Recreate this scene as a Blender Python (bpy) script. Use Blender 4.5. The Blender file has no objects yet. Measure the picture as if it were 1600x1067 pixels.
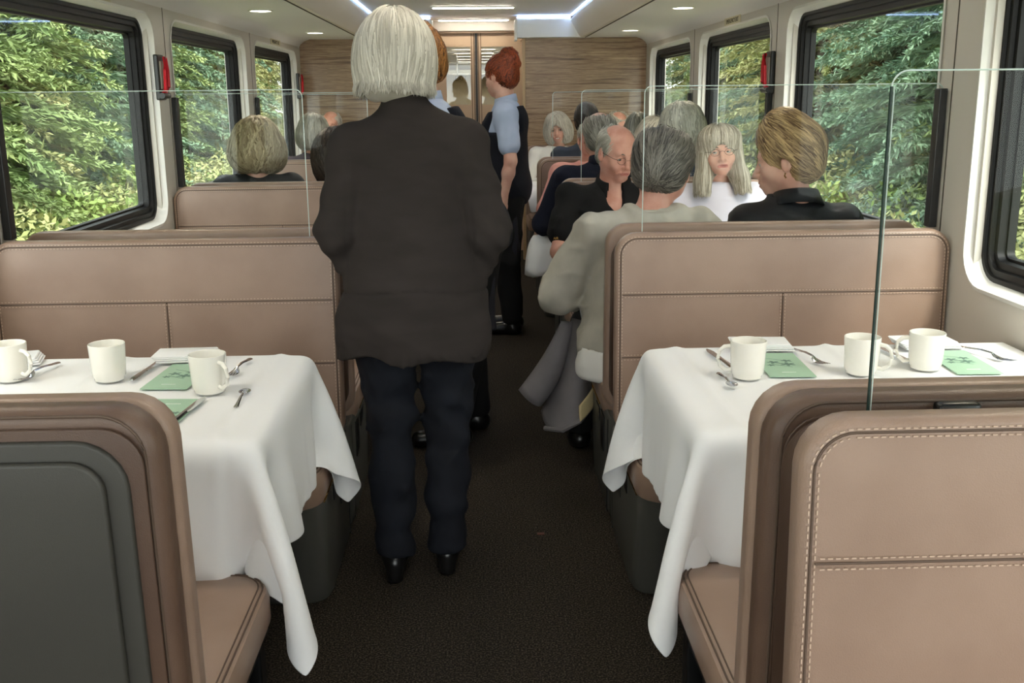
import bpy, bmesh, math, random
import numpy as np
from mathutils import Vector, Matrix, Quaternion
random.seed(7); RNG = np.random.RandomState(7)
SC = bpy.context.scene
COL = SC.collection
# ------------------------------------------------------------------ camera
cam_d = bpy.data.cameras.new('camera'); cam = bpy.data.objects.new('camera', cam_d); COL.objects.link(cam)
cam_d.sensor_width = 36.0; cam_d.lens = 1604.0 / 1600.0 * 36.0; cam_d.clip_start = 0.05; cam_d.clip_end = 200
PITCH, YAW, ROLL = 0.2341, 0.0326, 0.010
F = Vector((math.sin(YAW)*math.cos(PITCH), math.cos(YAW)*math.cos(PITCH), -math.sin(PITCH)))
R0 = Vector((math.cos(YAW), -math.sin(YAW), 0)); U0 = R0.cross(F)
R1 = math.cos(ROLL)*R0 - math.sin(ROLL)*U0; U1 = math.sin(ROLL)*R0 + math.cos(ROLL)*U0
cam.matrix_world = Matrix(((R1.x, U1.x, -F.x, 0.0026), (R1.y, U1.y, -F.y, 0), (R1.z, U1.z, -F.z, 1.45), (0, 0, 0, 1)))
SC.camera = cam
# ------------------------------------------------------------------ world, sun, exposure
SC.view_settings.view_transform = 'Standard'; SC.view_settings.look = 'None'
SC.view_settings.gamma = 1; SC.view_settings.use_curve_mapping = False
SC.view_settings.exposure = 1.38
WORLD_STRENGTH = 2.6
STRIP_W = 16.0       # emission of the ceiling strips
SPOT_W = 6.0        # emission of the small downlights
w = bpy.data.worlds.new('overcast_sky'); SC.world = w; w.use_nodes = True
nt = w.node_tree; bg = nt.nodes['Background']
geo = nt.nodes.new('ShaderNodeTexCoord'); sep = nt.nodes.new('ShaderNodeSeparateXYZ'); rmp = nt.nodes.new('ShaderNodeValToRGB')
nt.links.new(geo.outputs['Generated'], sep.inputs[0]); nt.links.new(sep.outputs['Z'], rmp.inputs[0]); nt.links.new(rmp.outputs[0], bg.inputs[0])
rmp.color_ramp.elements[0].position = 0.0; rmp.color_ramp.elements[0].color = (.80, .84, .82, 1)
rmp.color_ramp.elements[1].position = 0.6; rmp.color_ramp.elements[1].color = (.92, .96, 1.0, 1)
bg.inputs[1].default_value = WORLD_STRENGTH
sd = bpy.data.lights.new('sun', 'SUN'); sd.energy = 1.6; sd.angle = math.radians(12); sd.color = (1, .95, .85)
so = bpy.data.objects.new('sun', sd); COL.objects.link(so); so.rotation_euler = (math.radians(38), math.radians(22), 0)

# ------------------------------------------------------------------ layout numbers (metres)
W = 1.51; P = 1.985; YG = 3.33; ZC = 1.946; YEND = 9.29; TZ = 0.75
# ------------------------------------------------------------------ materials
def hexc(r, g, b):
    f = lambda c: (c/255/12.92) if c/255 <= .04045 else ((c/255+.055)/1.055)**2.4
    return (f(r), f(g), f(b), 1)
_M = {}
def mat(name, col, rough=.6, metal=0, bump=0, bscale=200, spec=.5, col2=None, nscale=8, stretch=(1,1,1), sheen=0, coat=0, det=4, emis=0, sub=0, coord='Object', lo=.35, hi=.65):
    if name in _M: return _M[name]
    m = bpy.data.materials.new(name); m.use_nodes = True; n = m.node_tree.nodes; l = m.node_tree.links
    b = n['Principled BSDF']
    b.inputs['Base Color'].default_value = col; b.inputs['Roughness'].default_value = rough; b.inputs['Metallic'].default_value = metal
    b.inputs['Specular IOR Level'].default_value = spec; b.inputs['Sheen Weight'].default_value = sheen; b.inputs['Coat Weight'].default_value = coat
    if sub: b.inputs['Subsurface Weight'].default_value = sub; b.inputs['Subsurface Radius'].default_value = (.012, .005, .003); b.inputs['Subsurface Scale'].default_value = 1
    if emis: b.inputs['Emission Color'].default_value = col; b.inputs['Emission Strength'].default_value = emis
    tc = n.new('ShaderNodeTexCoord'); mp = n.new('ShaderNodeMapping'); mp.inputs['Scale'].default_value = stretch
    l.new(tc.outputs[coord], mp.inputs[0])
    if col2:
        t = n.new('ShaderNodeTexNoise'); t.inputs['Scale'].default_value = nscale; t.inputs['Detail'].default_value = det; l.new(mp.outputs[0], t.inputs[0])
        r = n.new('ShaderNodeValToRGB'); r.color_ramp.elements[0].position = lo; r.color_ramp.elements[1].position = hi
        r.color_ramp.elements[0].color = col; r.color_ramp.elements[1].color = col2
        l.new(t.outputs['Fac'], r.inputs[0]); l.new(r.outputs[0], b.inputs['Base Color'])
    if bump:
        t2 = n.new('ShaderNodeTexNoise'); t2.inputs['Scale'].default_value = bscale; t2.inputs['Detail'].default_value = 3; l.new(mp.outputs[0], t2.inputs[0])
        bp = n.new('ShaderNodeBump'); bp.inputs['Strength'].default_value = bump; bp.inputs['Distance'].default_value = .002
        l.new(t2.outputs['Fac'], bp.inputs['Height']); l.new(bp.outputs[0], b.inputs['Normal'])
    _M[name] = m; return m
def glass_mat(name, tint=(.97, .99, .98, 1), ior=1.45, rough=0.0):
    if name in _M: return _M[name]
    m = bpy.data.materials.new(name); m.use_nodes = True; n = m.node_tree.nodes; l = m.node_tree.links; n.clear()
    o = n.new('ShaderNodeOutputMaterial'); mx = n.new('ShaderNodeMixShader'); fr = n.new('ShaderNodeFresnel'); gm = n.new('ShaderNodeNewGeometry'); mr = n.new('ShaderNodeMapRange'); mr.inputs['To Min'].default_value = ior; mr.inputs['To Max'].default_value = 1/ior; l.new(gm.outputs['Backfacing'], mr.inputs['Value']); l.new(mr.outputs[0], fr.inputs[0])
    tr = n.new('ShaderNodeBsdfTransparent'); tr.inputs[0].default_value = tint; gl = n.new('ShaderNodeBsdfGlossy'); gl.inputs['Roughness'].default_value = rough
    l.new(fr.outputs[0], mx.inputs[0]); l.new(tr.outputs[0], mx.inputs[1]); l.new(gl.outputs[0], mx.inputs[2]); l.new(mx.outputs[0], o.inputs[0])
    _M[name] = m; return m
M_leather = mat('taupe_leather', hexc(154,129,113), .36, bump=.25, bscale=500, col2=hexc(143,118,102), nscale=5, spec=.5)
M_leather_dk = mat('brown_leather', hexc(102,80,66), .4, bump=.25, bscale=500, col2=hexc(92,70,58), nscale=5)
M_stitch = mat('cream_thread', hexc(196,170,150), .7)
M_seam = mat('dark_seam_thread', hexc(88,70,58), .7)  # darker brown cord for the seams and piping
M_leather_in = mat('shaded_brown_leather', hexc(82,61,48), .42, bump=.25, bscale=500, col2=hexc(74,54,43), nscale=5)  # brown leather, darkened to carry the shade of the recessed back
M_plast = mat('charcoal_plastic', hexc(56,54,48), .5, bump=.2, bscale=900, col2=hexc(50,48,43), nscale=3)
M_base = mat('base_plastic', hexc(78,77,72), .42, bump=.1, bscale=800)
M_black = mat('black_plastic', hexc(16,16,17), .35)
M_rubber = mat('black_rubber', hexc(11,11,12), .5, spec=.3)
M_gold = mat('brass_trim', hexc(214,170,96), .25, 1)
M_wall = mat('wall_laminate', hexc(212,206,196), .45, bump=.06, bscale=300)
M_bezel = mat('white_moulding', hexc(228,226,220), .35)
M_ceil = mat('ceiling_white', hexc(236,236,233), .5)
M_soff = mat('soffit_cream', hexc(226,220,206), .5)
M_carpet = mat('dark_carpet', hexc(34,30,27), .95, bump=1.0, bscale=260, col2=hexc(92,83,70), nscale=190, spec=.1, lo=.45, hi=.75, det=2)
M_cloth = mat('white_linen', hexc(240,240,240), .75, bump=.12, bscale=1400, sheen=.2)
M_china = mat('white_china', hexc(246,243,234), .12, coat=.3)
M_steel = mat('stainless_steel', (.62, .62, .64, 1), .16, 1)
M_green = mat('menu_green', hexc(166,199,172), .6)
M_green2 = mat('menu_print', hexc(96,128,112), .6)
M_white = mat('white_print', hexc(240,244,240), .6)
M_tan = mat('door_tan', hexc(183,157,130), .45, bump=.05, bscale=200)
M_tan2 = mat('door_bronze', hexc(120,98,78), .35, .4)
M_red = mat('red_plastic', hexc(206,26,44), .3)
M_sign = mat('sign_cream', hexc(206,198,168), .5)
M_signk = mat('sign_print', hexc(70,62,48), .6)
M_edge_glint = mat('glass_edge', hexc(208,224,218), .15, spec=.8)  # pale colour stands for the highlight along the pane edge
M_edge_shade = mat('glass_edge_shade', hexc(40,56,52), .2)  # dark version of the edge, for the unlit upright side
M_strip = mat('warm_lamp', (1, .93, .80, 1), .5, emis=STRIP_W)
M_spot = mat('downlight_lamp', (1, .90, .72, 1), .5, emis=SPOT_W)
M_cove = mat('cove_lamp', (.45, .62, 1, 1), .5, emis=4.0)
M_glass = glass_mat('window_glass', (.93, .97, .94, 1), 1.22)
M_pane = glass_mat('clear_partition_glass', (.975, .99, .985, 1), 1.25)
M_doorglass = glass_mat('door_glass', (.8, .8, .76, 1), 1.6)
def wood_mat():
    m = bpy.data.materials.new('striped_veneer'); m.use_nodes = True; n = m.node_tree.nodes; l = m.node_tree.links; b = n['Principled BSDF']
    tc = n.new('ShaderNodeTexCoord'); mp = n.new('ShaderNodeMapping'); mp.inputs['Scale'].default_value = (.8, 1, 20)
    l.new(tc.outputs['Object'], mp.inputs[0])
    t = n.new('ShaderNodeTexNoise'); t.inputs['Scale'].default_value = 1.6; t.inputs['Detail'].default_value = 6; t.inputs['Roughness'].default_value = .65; l.new(mp.outputs[0], t.inputs[0])
    r = n.new('ShaderNodeValToRGB'); cr = r.color_ramp
    cr.elements[0].position = .30; cr.elements[0].color = hexc(80,58,42); cr.elements[1].position = .70; cr.elements[1].color = hexc(206,180,144)
    e = cr.elements.new(.42); e.color = hexc(136,106,78); e = cr.elements.new(.50); e.color = hexc(176,148,116); e = cr.elements.new(.56); e.color = hexc(134,106,80); e = cr.elements.new(.62); e.color = hexc(182,154,120)
    l.new(t.outputs['Fac'], r.inputs[0]); l.new(r.outputs[0], b.inputs['Base Color']); b.inputs['Roughness'].default_value = .35
    return m
M_wood = wood_mat()

# ------------------------------------------------------------------ object helpers
def meshobj(name, verts, faces, mats, parent=None, smooth=True, loc=(0,0,0), fm=None, attr=None):
    me = bpy.data.meshes.new(name)
    if isinstance(verts, np.ndarray): verts = verts.tolist()
    if isinstance(faces, np.ndarray): faces = faces.tolist()
    me.from_pydata(verts, [], faces)
    for m in (mats if isinstance(mats, (list, tuple)) else [mats]): me.materials.append(m)
    if fm is not None: me.polygons.foreach_set('material_index', np.asarray(fm, dtype=np.int32))
    if smooth: me.polygons.foreach_set('use_smooth', [True]*len(me.polygons))
    if attr is not None:
        a = me.attributes.new('v', 'FLOAT', 'POINT'); a.data.foreach_set('value', np.asarray(attr, dtype=np.float32))
    me.update()
    o = bpy.data.objects.new(name, me); COL.objects.link(o); o.location = loc
    if parent is not None: o.parent = parent
    return o
def tag(o, label=None, cat=None, group=None, kind=None):
    if label: o['label'] = label
    if cat: o['category'] = cat
    if group: o['group'] = group
    if kind: o['kind'] = kind
    return o
def empty(name, loc=(0,0,0), rz=0, label=None, cat=None, group=None):
    o = bpy.data.objects.new(name, None); COL.objects.link(o); o.location = loc; o.rotation_euler = (0,0,rz); o.empty_display_size = .1
    return tag(o, label, cat, group)
def copy_tree(o, loc=None, rz=None, label=None, group=None, parent=None):
    c = o.copy(); COL.objects.link(c); c.parent = parent
    if loc is not None: c.location = loc
    if rz is not None: c.rotation_euler = (0, 0, rz)
    if label: c['label'] = label
    if group: c['group'] = group
    for ch in list(o.children):
        d = ch.copy(); COL.objects.link(d); d.parent = c
        for g in list(ch.children):
            e = g.copy(); COL.objects.link(e); e.parent = d
    return c
class MB:
    """collects geometry, builds ONE mesh object"""
    def __init__(s): s.v = []; s.f = []
    def add(s, v, f):
        b = len(s.v); s.v += [tuple(p) for p in v]; s.f += [tuple(i+b for i in q) for q in f]; return s
    def box(s, x0, x1, y0, y1, z0, z1, bev=0):
        if bev <= 0:
            v = [(x,y,z) for x in (x0,x1) for y in (y0,y1) for z in (z0,z1)]
            return s.add(v, [(0,1,3,2),(4,6,7,5),(0,4,5,1),(2,3,7,6),(0,2,6,4),(1,5,7,3)])
        bm = bmesh.new(); bmesh.ops.create_cube(bm, size=1)
        for q in bm.verts: q.co = Vector(((x0+x1)/2+q.co.x*(x1-x0), (y0+y1)/2+q.co.y*(y1-y0), (z0+z1)/2+q.co.z*(z1-z0)))
        bmesh.ops.bevel(bm, geom=bm.edges[:], offset=bev, segments=3, profile=.5, affect='EDGES')
        s.bm(bm); bm.free(); return s
    def bm(s, bm):
        bm.verts.ensure_lookup_table(); bm.verts.index_update(); return s.add([q.co[:] for q in bm.verts], [[q.index for q in f.verts] for f in bm.faces])
    def tube(s, pts, r, n=8, cap=True):
        pts = [Vector(p) for p in pts]; rs = r if isinstance(r, (list, tuple)) else [r]*len(pts)
        v = []; ref = Vector((0,0,1))
        for i, p in enumerate(pts):
            d = (pts[min(i+1, len(pts)-1)] - pts[max(i-1, 0)]).normalized()
            a = ref if abs(d.dot(ref)) < .95 else Vector((0,1,0))
            u = d.cross(a).normalized(); w_ = u.cross(d)
            for k in range(n):
                t = 2*math.pi*k/n; v.append(p + (u*math.cos(t) + w_*math.sin(t))*rs[i])
        f = [(i*n+k, i*n+(k+1)%n, (i+1)*n+(k+1)%n, (i+1)*n+k) for i in range(len(pts)-1) for k in range(n)]
        if cap: f += [tuple(range(n))[::-1], tuple((len(pts)-1)*n+k for k in range(n))]
        return s.add(v, f)
    def lathe(s, prof, n=32, c=(0,0,0)):
        v = [(c[0]+r*math.cos(2*math.pi*k/n), c[1]+r*math.sin(2*math.pi*k/n), c[2]+z) for r, z in prof for k in range(n)]
        f = [(i*n+k, i*n+(k+1)%n, (i+1)*n+(k+1)%n, (i+1)*n+k) for i in range(len(prof)-1) for k in range(n)]
        return s.add(v, f)
    def loops(s, loops, closed_ends=True):
        n = len(loops[0]); v = [p for L in loops for p in L]
        f = [(i*n+k, i*n+(k+1)%n, (i+1)*n+(k+1)%n, (i+1)*n+k) for i in range(len(loops)-1) for k in range(n)]
        if closed_ends: f += [tuple(range(n))[::-1], tuple((len(loops)-1)*n+k for k in range(n))]
        return s.add(v, f)
    def build(s, name, m, parent=None, smooth=False, loc=(0,0,0)):
        o = meshobj(name, s.v, s.f, m, parent, smooth, loc)
        if smooth:
            bm = bmesh.new(); bm.from_mesh(o.data); bmesh.ops.recalc_face_normals(bm, faces=bm.faces)
            for e in bm.edges:
                if len(e.link_faces) == 2 and e.calc_face_angle(0) > .7: e.smooth = False
            bm.to_mesh(o.data); bm.free()
        return o
def rrect(a0, a1, b0, b1, r, seg=6, inset=0):
    a0 += inset; a1 -= inset; b0 += inset; b1 -= inset; r = max(r-inset, .002); out = []
    for (ca, cb, t0) in ((a1-r, b0+r, -90), (a1-r, b1-r, 0), (a0+r, b1-r, 90), (a0+r, b0+r, 180)):
        for i in range(seg+1):
            t = math.radians(t0 + 90*i/seg); out.append((ca + r*math.cos(t), cb + r*math.sin(t)))
    return out
def slab(mb, x0, x1, z0, z1, y0, y1, rc=.06, fil=.02, lean=0, yf=1, puff=0):
    """upright padded slab in XZ, thickness along Y, filleted; lean shears Y with height"""
    L = []
    prof = [(fil*(1-math.sin(t)), fil*(1-math.cos(t))) for t in [0, .4, .8, 1.2, math.pi/2]]
    sgn = 1 if y1 > y0 else -1
    seq = [(i, y0 + sgn*d) for d, i in [(p[0], p[1]) for p in prof]][::-1]
    # face (y0) -> side -> face (y1)
    seq = []
    for t in (math.pi/2, 1.2, .8, .4, 0): seq.append((fil*(1-math.cos(t)), y0 + sgn*fil*(1-math.sin(t))))
    for t in (0, .4, .8, 1.2, math.pi/2): seq.append((fil*(1-math.cos(t)), y1 - sgn*fil*(1-math.sin(t))))
    def pt(a, y, b): return (a, y + lean*(b-z0), b)
    n = len(rrect(x0, x1, z0, z1, rc))
    if puff:
        for q in (.9, .6, .3): seq.insert(0, (None, q))
    for ins, y in seq:
        if ins is None:
            q = y; cx, cz = (x0+x1)/2, (z0+z1)/2
            R = rrect(x0, x1, z0, z1, rc, inset=fil + (1-q)*.12)
            L.append([pt(a, y0 - sgn*puff*(1-q), b) for a, b in R])
        else: L.append([pt(a, y, b) for a, b in rrect(x0, x1, z0, z1, rc, inset=ins)])
    mb.loops(L); return mb
def dashes(mb, pts, y, nrm, lean=0, z0=0, ln=.006, gap=.0045, wd=.0014, up=.0009):
    """row of raised thread dashes along a polyline of (x,z)"""
    carry = 0
    for (a, b), (c, d) in zip(pts[:-1], pts[1:]):
        L = math.hypot(c-a, d-b)
        if L < 1e-6: continue
        ux, uz = (c-a)/L, (d-b)/L; t = carry
        while t < L - ln*.5:
            x, z = a+ux*t, b+uz*t; x2, z2 = a+ux*min(t+ln, L), b+uz*min(t+ln, L)
            px, pz = -uz*wd/2, ux*wd/2
            Y = lambda zz: y + lean*(zz-z0)
            v = [(x-px, Y(z), z-pz), (x2-px, Y(z2), z2-pz), (x2+px, Y(z2), z2+pz), (x+px, Y(z), z+pz)]
            v += [(p[0], p[1]+nrm*up, p[2]) for p in v]
            mb.add(v, [(4,5,6,7),(0,1,5,4),(1,2,6,5),(2,3,7,6),(3,0,4,7)])
            t += ln+gap
        carry = max(t-L, 0)
# ================================================================== setting: car shell
def window_geo(k): y0 = 3.39 + (k-1)*P; return y0, y0+1.70, .875, 1.835
def wall(side):
    s = 1 if side == 'right' else -1
    mb = MB(); edges = [-3.6]
    ks = range(-1, 4)
    for k in ks: edges.append(window_geo(k)[0] - .12 + 0)
    cells = [(window_geo(k)[0]-.142, window_geo(k)[0]-.142+P) for k in ks]
    ztop = ZC - .0
    for k, (c0, c1) in zip(ks, cells):
        y0, y1, z0, z1 = window_geo(k); c1 = min(c1, YEND+.06)
        inner = rrect(y0, y1, z0, z1, .11, 6); cy, cz = (y0+y1)/2, (z0+z1)/2
        cent = [(c0, 0.0), (c1, 0.0), (c1, ztop), (c0, ztop)]
        n = len(inner)
        outer = []
        # each quarter of the opening maps to one cell corner side
        def proj(a, b):
            da, db = a-cy, b-cz
            ta = ((c1-cy)/da if da > 0 else (c0-cy)/da) if abs(da) > 1e-9 else 1e9
            tb = ((ztop-cz)/db if db > 0 else (0-cz)/db) if abs(db) > 1e-9 else 1e9
            t = min(ta, tb); return (cy+da*t, cz+db*t)
        q = n//4; mids = [q//2 + i*q for i in range(4)]
        corners = [(c1, 0.0), (c1, ztop), (c0, ztop), (c0, 0.0)]
        for i, (a, b) in enumerate(inner):
            j = i//q; mid = q//2; kk = i % q; ca, cb = corners[j]
            if kk == mid: outer.append((ca, cb)); continue
            # first half of quarter 0 (bottom-right corner) lies on the bottom edge, second on the right edge
            if j == 0: outer.append((a, 0.0) if kk < mid else (c1, b))
            elif j == 1: outer.append((c1, b) if kk < mid else (a, ztop))
            elif j == 2: outer.append((a, ztop) if kk < mid else (c0, b))
            else: outer.append((c0, b) if kk < mid else (a, 0.0))
        v = [(s*W, a, b) for a, b in inner] + [(s*W, a, b) for a, b in outer]
        f = [(i, (i+1) % n, n+(i+1) % n, n+i) for i in range(n)]
        mb.add(v, f)
        # outer skin so that the wall has thickness
    c0 = cells[0][0]
    mb.add([(s*W, -3.6, 0), (s*W, c0, 0), (s*W, c0, ZC), (s*W, -3.6, ZC)], [(0,1,2,3)])
    o = mb.build('wall_'+side, M_wall); tag(o, kind='structure')
    sk = MB()
    X = s*(W+.13); XX = s*(W+.12)
    sk.box(min(s*(W+.02), X), max(s*(W+.02), X), -3.6, 10.2, -.05, .80)
    sk.box(min(s*(W+.02), X), max(s*(W+.02), X), -3.6, 10.2, 1.90, 2.3)
    for k in range(-2, 4):
        a = window_geo(k)[1]-.02 if k > -2 else -3.6; b = window_geo(k+1)[0]+.02 if k < 3 else 10.2
        sk.box(min(s*(W+.02), X), max(s*(W+.02), X), a, b, .80, 1.90)
    o2 = sk.build('wall_%s_outer' % side, M_wall); tag(o2, kind='structure')
wall('left'); wall('right')
wn = 0
for s in (-1, 1):
    for k in range(-1, 4):
        wn += 1; y0, y1, z0, z1 = window_geo(k)
        def loop(x, ins, r=.11): return [(s*x, a, b) for a, b in rrect(y0, y1, z0, z1, r, 6, ins)]
        mb = MB(); mb.loops([loop(W-.004, -.012, .12), loop(W-.006, 0), loop(W+.02, .006), loop(W+.055, .016)], False)
        bz = mb.build('window_%d' % wn, M_bezel, smooth=True); tag(bz, kind='structure')
        mb = MB(); mb.loops([loop(W+.042, .016), loop(W+.042, .030), loop(W+.05, .034), loop(W+.05, .052), loop(W+.062, .056), loop(W+.062, .076), loop(W+.085, .080), loop(W+.085, .088), loop(W+.11, .088)], False)
        fr = mb.build('window_frame', M_rubber, bz, smooth=True)
        mb = MB(); L = loop(W+.09, .080); mb.add(L, [tuple(range(len(L)))]); mb.build('window_pane', M_glass, bz)
# floor, ceiling
mb = MB().box(-W, W, -3.6, 12.5, -.05, 0); tag(mb.build('floor', M_carpet), kind='structure')
ZM = 2.125
mb = MB()
for s in (-1, 1):
    prof = [(W+.005, 1.875), (W-.012, 1.905), (W-.045, 1.93), (W-.09, ZC), (.965, ZC)]
    a = [(s*x, -3.6, z) for x, z in prof] + [(s*x, YEND+.05, z) for x, z in prof]
    n = len(prof); mb.add(a, [(i, i+1, n+i+1, n+i) for i in range(n-1)])
mb.box(-1.6, 1.6, -3.6, 12.5, ZM, ZM+.12)
o = mb.build('ceiling', M_ceil, smooth=True); tag(o, kind='structure')
# soffits along the car and across the end
tn = 0
for s in (-1, 1):
    prof = [(.972, ZC+.008), (.955, ZC-.004), (.925, ZC-.006), (.905, ZC+.01), (.835, ZM-.045), (.835, ZM-.028), (.85, ZM-.022), (1.0, ZM-.022), (1.0, ZC+.008)]
    mb = MB(); mb.loops([[(s*x, y, z) for x, z in prof] for y in (-3.6, 9.17)])
    tn += 1; tag(mb.build('trim_%d' % tn, M_soff, smooth=True), kind='structure')
    x0, x1 = sorted((s*.37, s*1.02)); mb = MB().box(x0, x1, 9.17, YEND+.04, ZC-.004, ZM-.03, .006)
    tn += 1; tag(mb.build('trim_%d' % tn, M_ceil), kind='structure')
    mb = MB(); y0 = -3.6
    mb.box(*sorted((s*.842, s*.825)), -3.6, 9.17, ZM-.004, ZM-.0005)
    mb.box(*sorted((s*.37, s*.83)), 9.178, 9.19, ZM-.024, ZM-.010)
    c = mb.build('cove_light', M_cove); tag(c, 'blue cove light strip along the %s side of the raised ceiling' % ('left' if s < 0 else 'right'), 'light', 'blue cove lights')
    x0, x1 = sorted((s*.955, s*.962)); tn += 1
    tag(MB().box(x0, x1, -3.6, 9.17, ZC-.008, ZC-.001).build('trim_%d' % tn, M_signk), kind='structure')
# ceiling strips (transverse) and downlights
ls = None
for i, y in enumerate([8.28, 9.60, 6.96, 5.64, 4.32, 3.0, 1.68, .36, -.96]):
    if ls is None:
        ls = empty('ceiling_light', (0, y, ZM), 0, 'transverse warm light bar in the raised ceiling, one bay before the doors', 'ceiling light', 'transverse ceiling light bars')
        MB().box(-.325, .325, -.030, .030, -.008, .002, .003).build('housing', M_ceil, ls)
        MB().box(-.31, .31, -.017, .017, -.014, -.007, .003).build('diffuser', M_strip, ls)
    else: copy_tree(ls, (0, y, ZM), 0, 'transverse warm light bar closest to the doors' if i == 1 else 'transverse warm light bar overhead, out of the picture', 'transverse ceiling light bars')
dl = None
for s in (-1, 1):
    for i, y in enumerate([8.32, 6.24, 4.16, 2.08, 0.0]):
        lab = '%s downlight in the low ceiling over the %s tables' % (['farthest recessed', 'nearer recessed', 'overhead recessed', 'overhead recessed', 'overhead recessed'][i], 'left' if s < 0 else 'right')
        if dl is None:
            dl = empty('downlight', (s*1.225, y, ZC), 0, lab, 'ceiling light', 'recessed downlights')
            MB().lathe([(.072, .001), (.072, -.004), (.060, -.005), (.058, -.001)], 32).build('rim', M_ceil, dl, True)
            MB().lathe([(.058, -.002), (.03, -.003), (.0005, -.003)], 32).build('lamp', M_spot, dl, True)
            sl_ = bpy.data.lights.new('downlight_beam', 'SPOT'); sl_.energy = 9; sl_.spot_size = 2.3; sl_.spot_blend = .8; sl_.shadow_soft_size = .05; sl_.color = (1, .86, .68); slo = bpy.data.objects.new('beam', sl_); COL.objects.link(slo); slo.parent = dl; slo.location = (0, 0, -.012)
        else: copy_tree(dl, (s*1.225, y, ZC), 0, lab, 'recessed downlights')
# end wall with door opening
ow = .425
mb = MB(); mb.box(-W, -ow, YEND, YEND+.06, 0, ZC+.05); mb.box(ow, W, YEND, YEND+.06, 0, ZC+.05)
tag(mb.build('wall_end', M_wood), kind='structure')
mb = MB(); mb.box(-1.6, -ow, YEND+.01, 9.9, ZC, ZM); mb.box(ow, 1.6, YEND+.01, 9.9, ZC, ZM); mb.box(-ow-.09, -ow-.04, YEND+.06, 9.9, 0, ZM); mb.box(ow+.04, ow+.09, YEND+.06, 9.9, 0, ZM)
tag(mb.build('wall_vestibule', M_tan), kind='structure')
for s in (-1, 1):
    tn += 1; x0, x1 = sorted((s*(ow-.006), s*(ow+.022))); tag(MB().box(x0, x1, YEND-.012, YEND+.07, 0, 2.0, .004).build('trim_%d' % tn, mat('trim_oak', hexc(190,160,122), .4)), kind='structure')
    x0, x1 = sorted((s*.35, s*.372)); tn += 1; tag(MB().box(x0, x1, 9.12, 9.3, ZC-.03, ZM-.035, .006).build('trim_%d' % tn, M_bezel), kind='structure')
YD = 9.82
tn += 1; tag(MB().box(-.5, .5, YD-.06, YD+.1, 2.035, ZM, .004).build('trim_%d' % tn, mat('header', hexc(190,182,172), .4)), kind='structure')
tn += 1; tag(MB().box(-.5, .5, YD-.045, YD+.1, 2.018, 2.036).build('trim_%d' % tn, M_tan2), kind='structure')
for i, (x0, x1) in enumerate(((-.49, .008), (.030, .50))):
    mb = MB(); a0, a1, b0, b1 = x0+.085, x1-.085, 1.38, 1.90
    if i == 0: a0, a1 = -.26, -.035
    else: a0, a1 = .062, .30
    # door leaf as a frame around its glass
    mb.box(x0, a0, YD, YD+.04, .01, 2.02); mb.box(a1, x1, YD, YD+.04, .01, 2.02); mb.box(a0, a1, YD, YD+.04, .01, b0); mb.box(a0, a1, YD, YD+.04, b1, 2.02)
    d = mb.build('door_%d' % (i+1), M_tan); tag(d, kind='structure')
    MB().box(a0, a1, YD+.015, YD+.019, b0, b1).build('door_window', M_doorglass, d)
    ex = x1 if i == 0 else x0; q = -1 if i == 0 else 1
    m2 = MB().box(*sorted((ex, ex+q*.014)), YD-.006, YD+.042, .01, 2.02, .003); m2.box(*sorted((ex+q*.028, ex+q*.036)), YD-.004, YD+.01, .01, 2.02)
    m2.build('edge_strip', M_tan2, d)
tn += 1; tag(MB().box(.009, .029, YD+.01, YD+.03, .01, 2.02).build('trim_%d' % tn, M_black), kind='structure')
# galley seen through the door glass
mb = MB(); mb.box(-1.4, 1.4, 12.4, 12.45, 0, ZM); mb.box(-.95, -.9, 9.9, 12.4, 0, ZM); mb.box(.9, .95, 9.9, 12.4, 0, ZM)
tag(mb.build('wall_galley', mat('galley_wall', hexc(208,200,180), .4)), kind='structure')
for s in (-1, 1):
    g = MB().box(-.018, .018, -.75, .75, -.012, .0, .002).build('galley_light', M_strip, loc=(s*.22, 11.2, ZM-.001))
    tag(g, 'long lengthwise light bar in the galley behind the %s door window' % ('left' if s < 0 else 'right'), 'ceiling light', 'galley light bars')
sh = empty('galley_shelf', (0, 12.2, 1.70), 0, 'steel rack of shelves on the galley back wall behind the doors', 'shelf')
m2 = MB()
for z in (0, .12, .24): m2.box(-.6, .6, -.12, .12, z, z+.012)
for x in [-.6, -.4, -.2, 0, .2, .4, .59]: m2.box(x, x+.012, -.12, -.11, 0, .25)
m2.build('rack', M_steel, sh)
MB().box(-.55, .55, -.1, .1, .013, .05).build('tray', mat('tray_grey', hexc(150,150,140), .5), sh)
def text_obj(name, body, size, loc, rot, m, parent=None, ext=.0004):
    cu = bpy.data.curves.new(name, 'FONT'); cu.body = body; cu.size = size; cu.extrude = ext; cu.align_x = 'CENTER'; cu.align_y = 'CENTER'; cu.materials.append(m)
    t = bpy.data.objects.new(name, cu); COL.objects.link(t); t.location = loc; t.rotation_euler = rot
    dg = bpy.context.evaluated_depsgraph_get(); me = bpy.data.meshes.new_from_object(t.evaluated_get(dg)); bpy.data.objects.remove(t)
    o = bpy.data.objects.new(name, me); COL.objects.link(o); o.location = loc; o.rotation_euler = rot
    if parent: o.parent = parent
    return o
ex = empty('exit_sign', (-.16, 12.38, 1.66), 0, 'small exit sign on the galley wall seen through the left door window', 'sign')
MB().box(-.09, .09, -.012, .012, -.04, .04, .003).build('plate', M_sign, ex); text_obj('lettering', 'EXIT', .07, (0, -.0135, 0), (math.pi/2, 0, 0), M_signk, ex)
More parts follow.
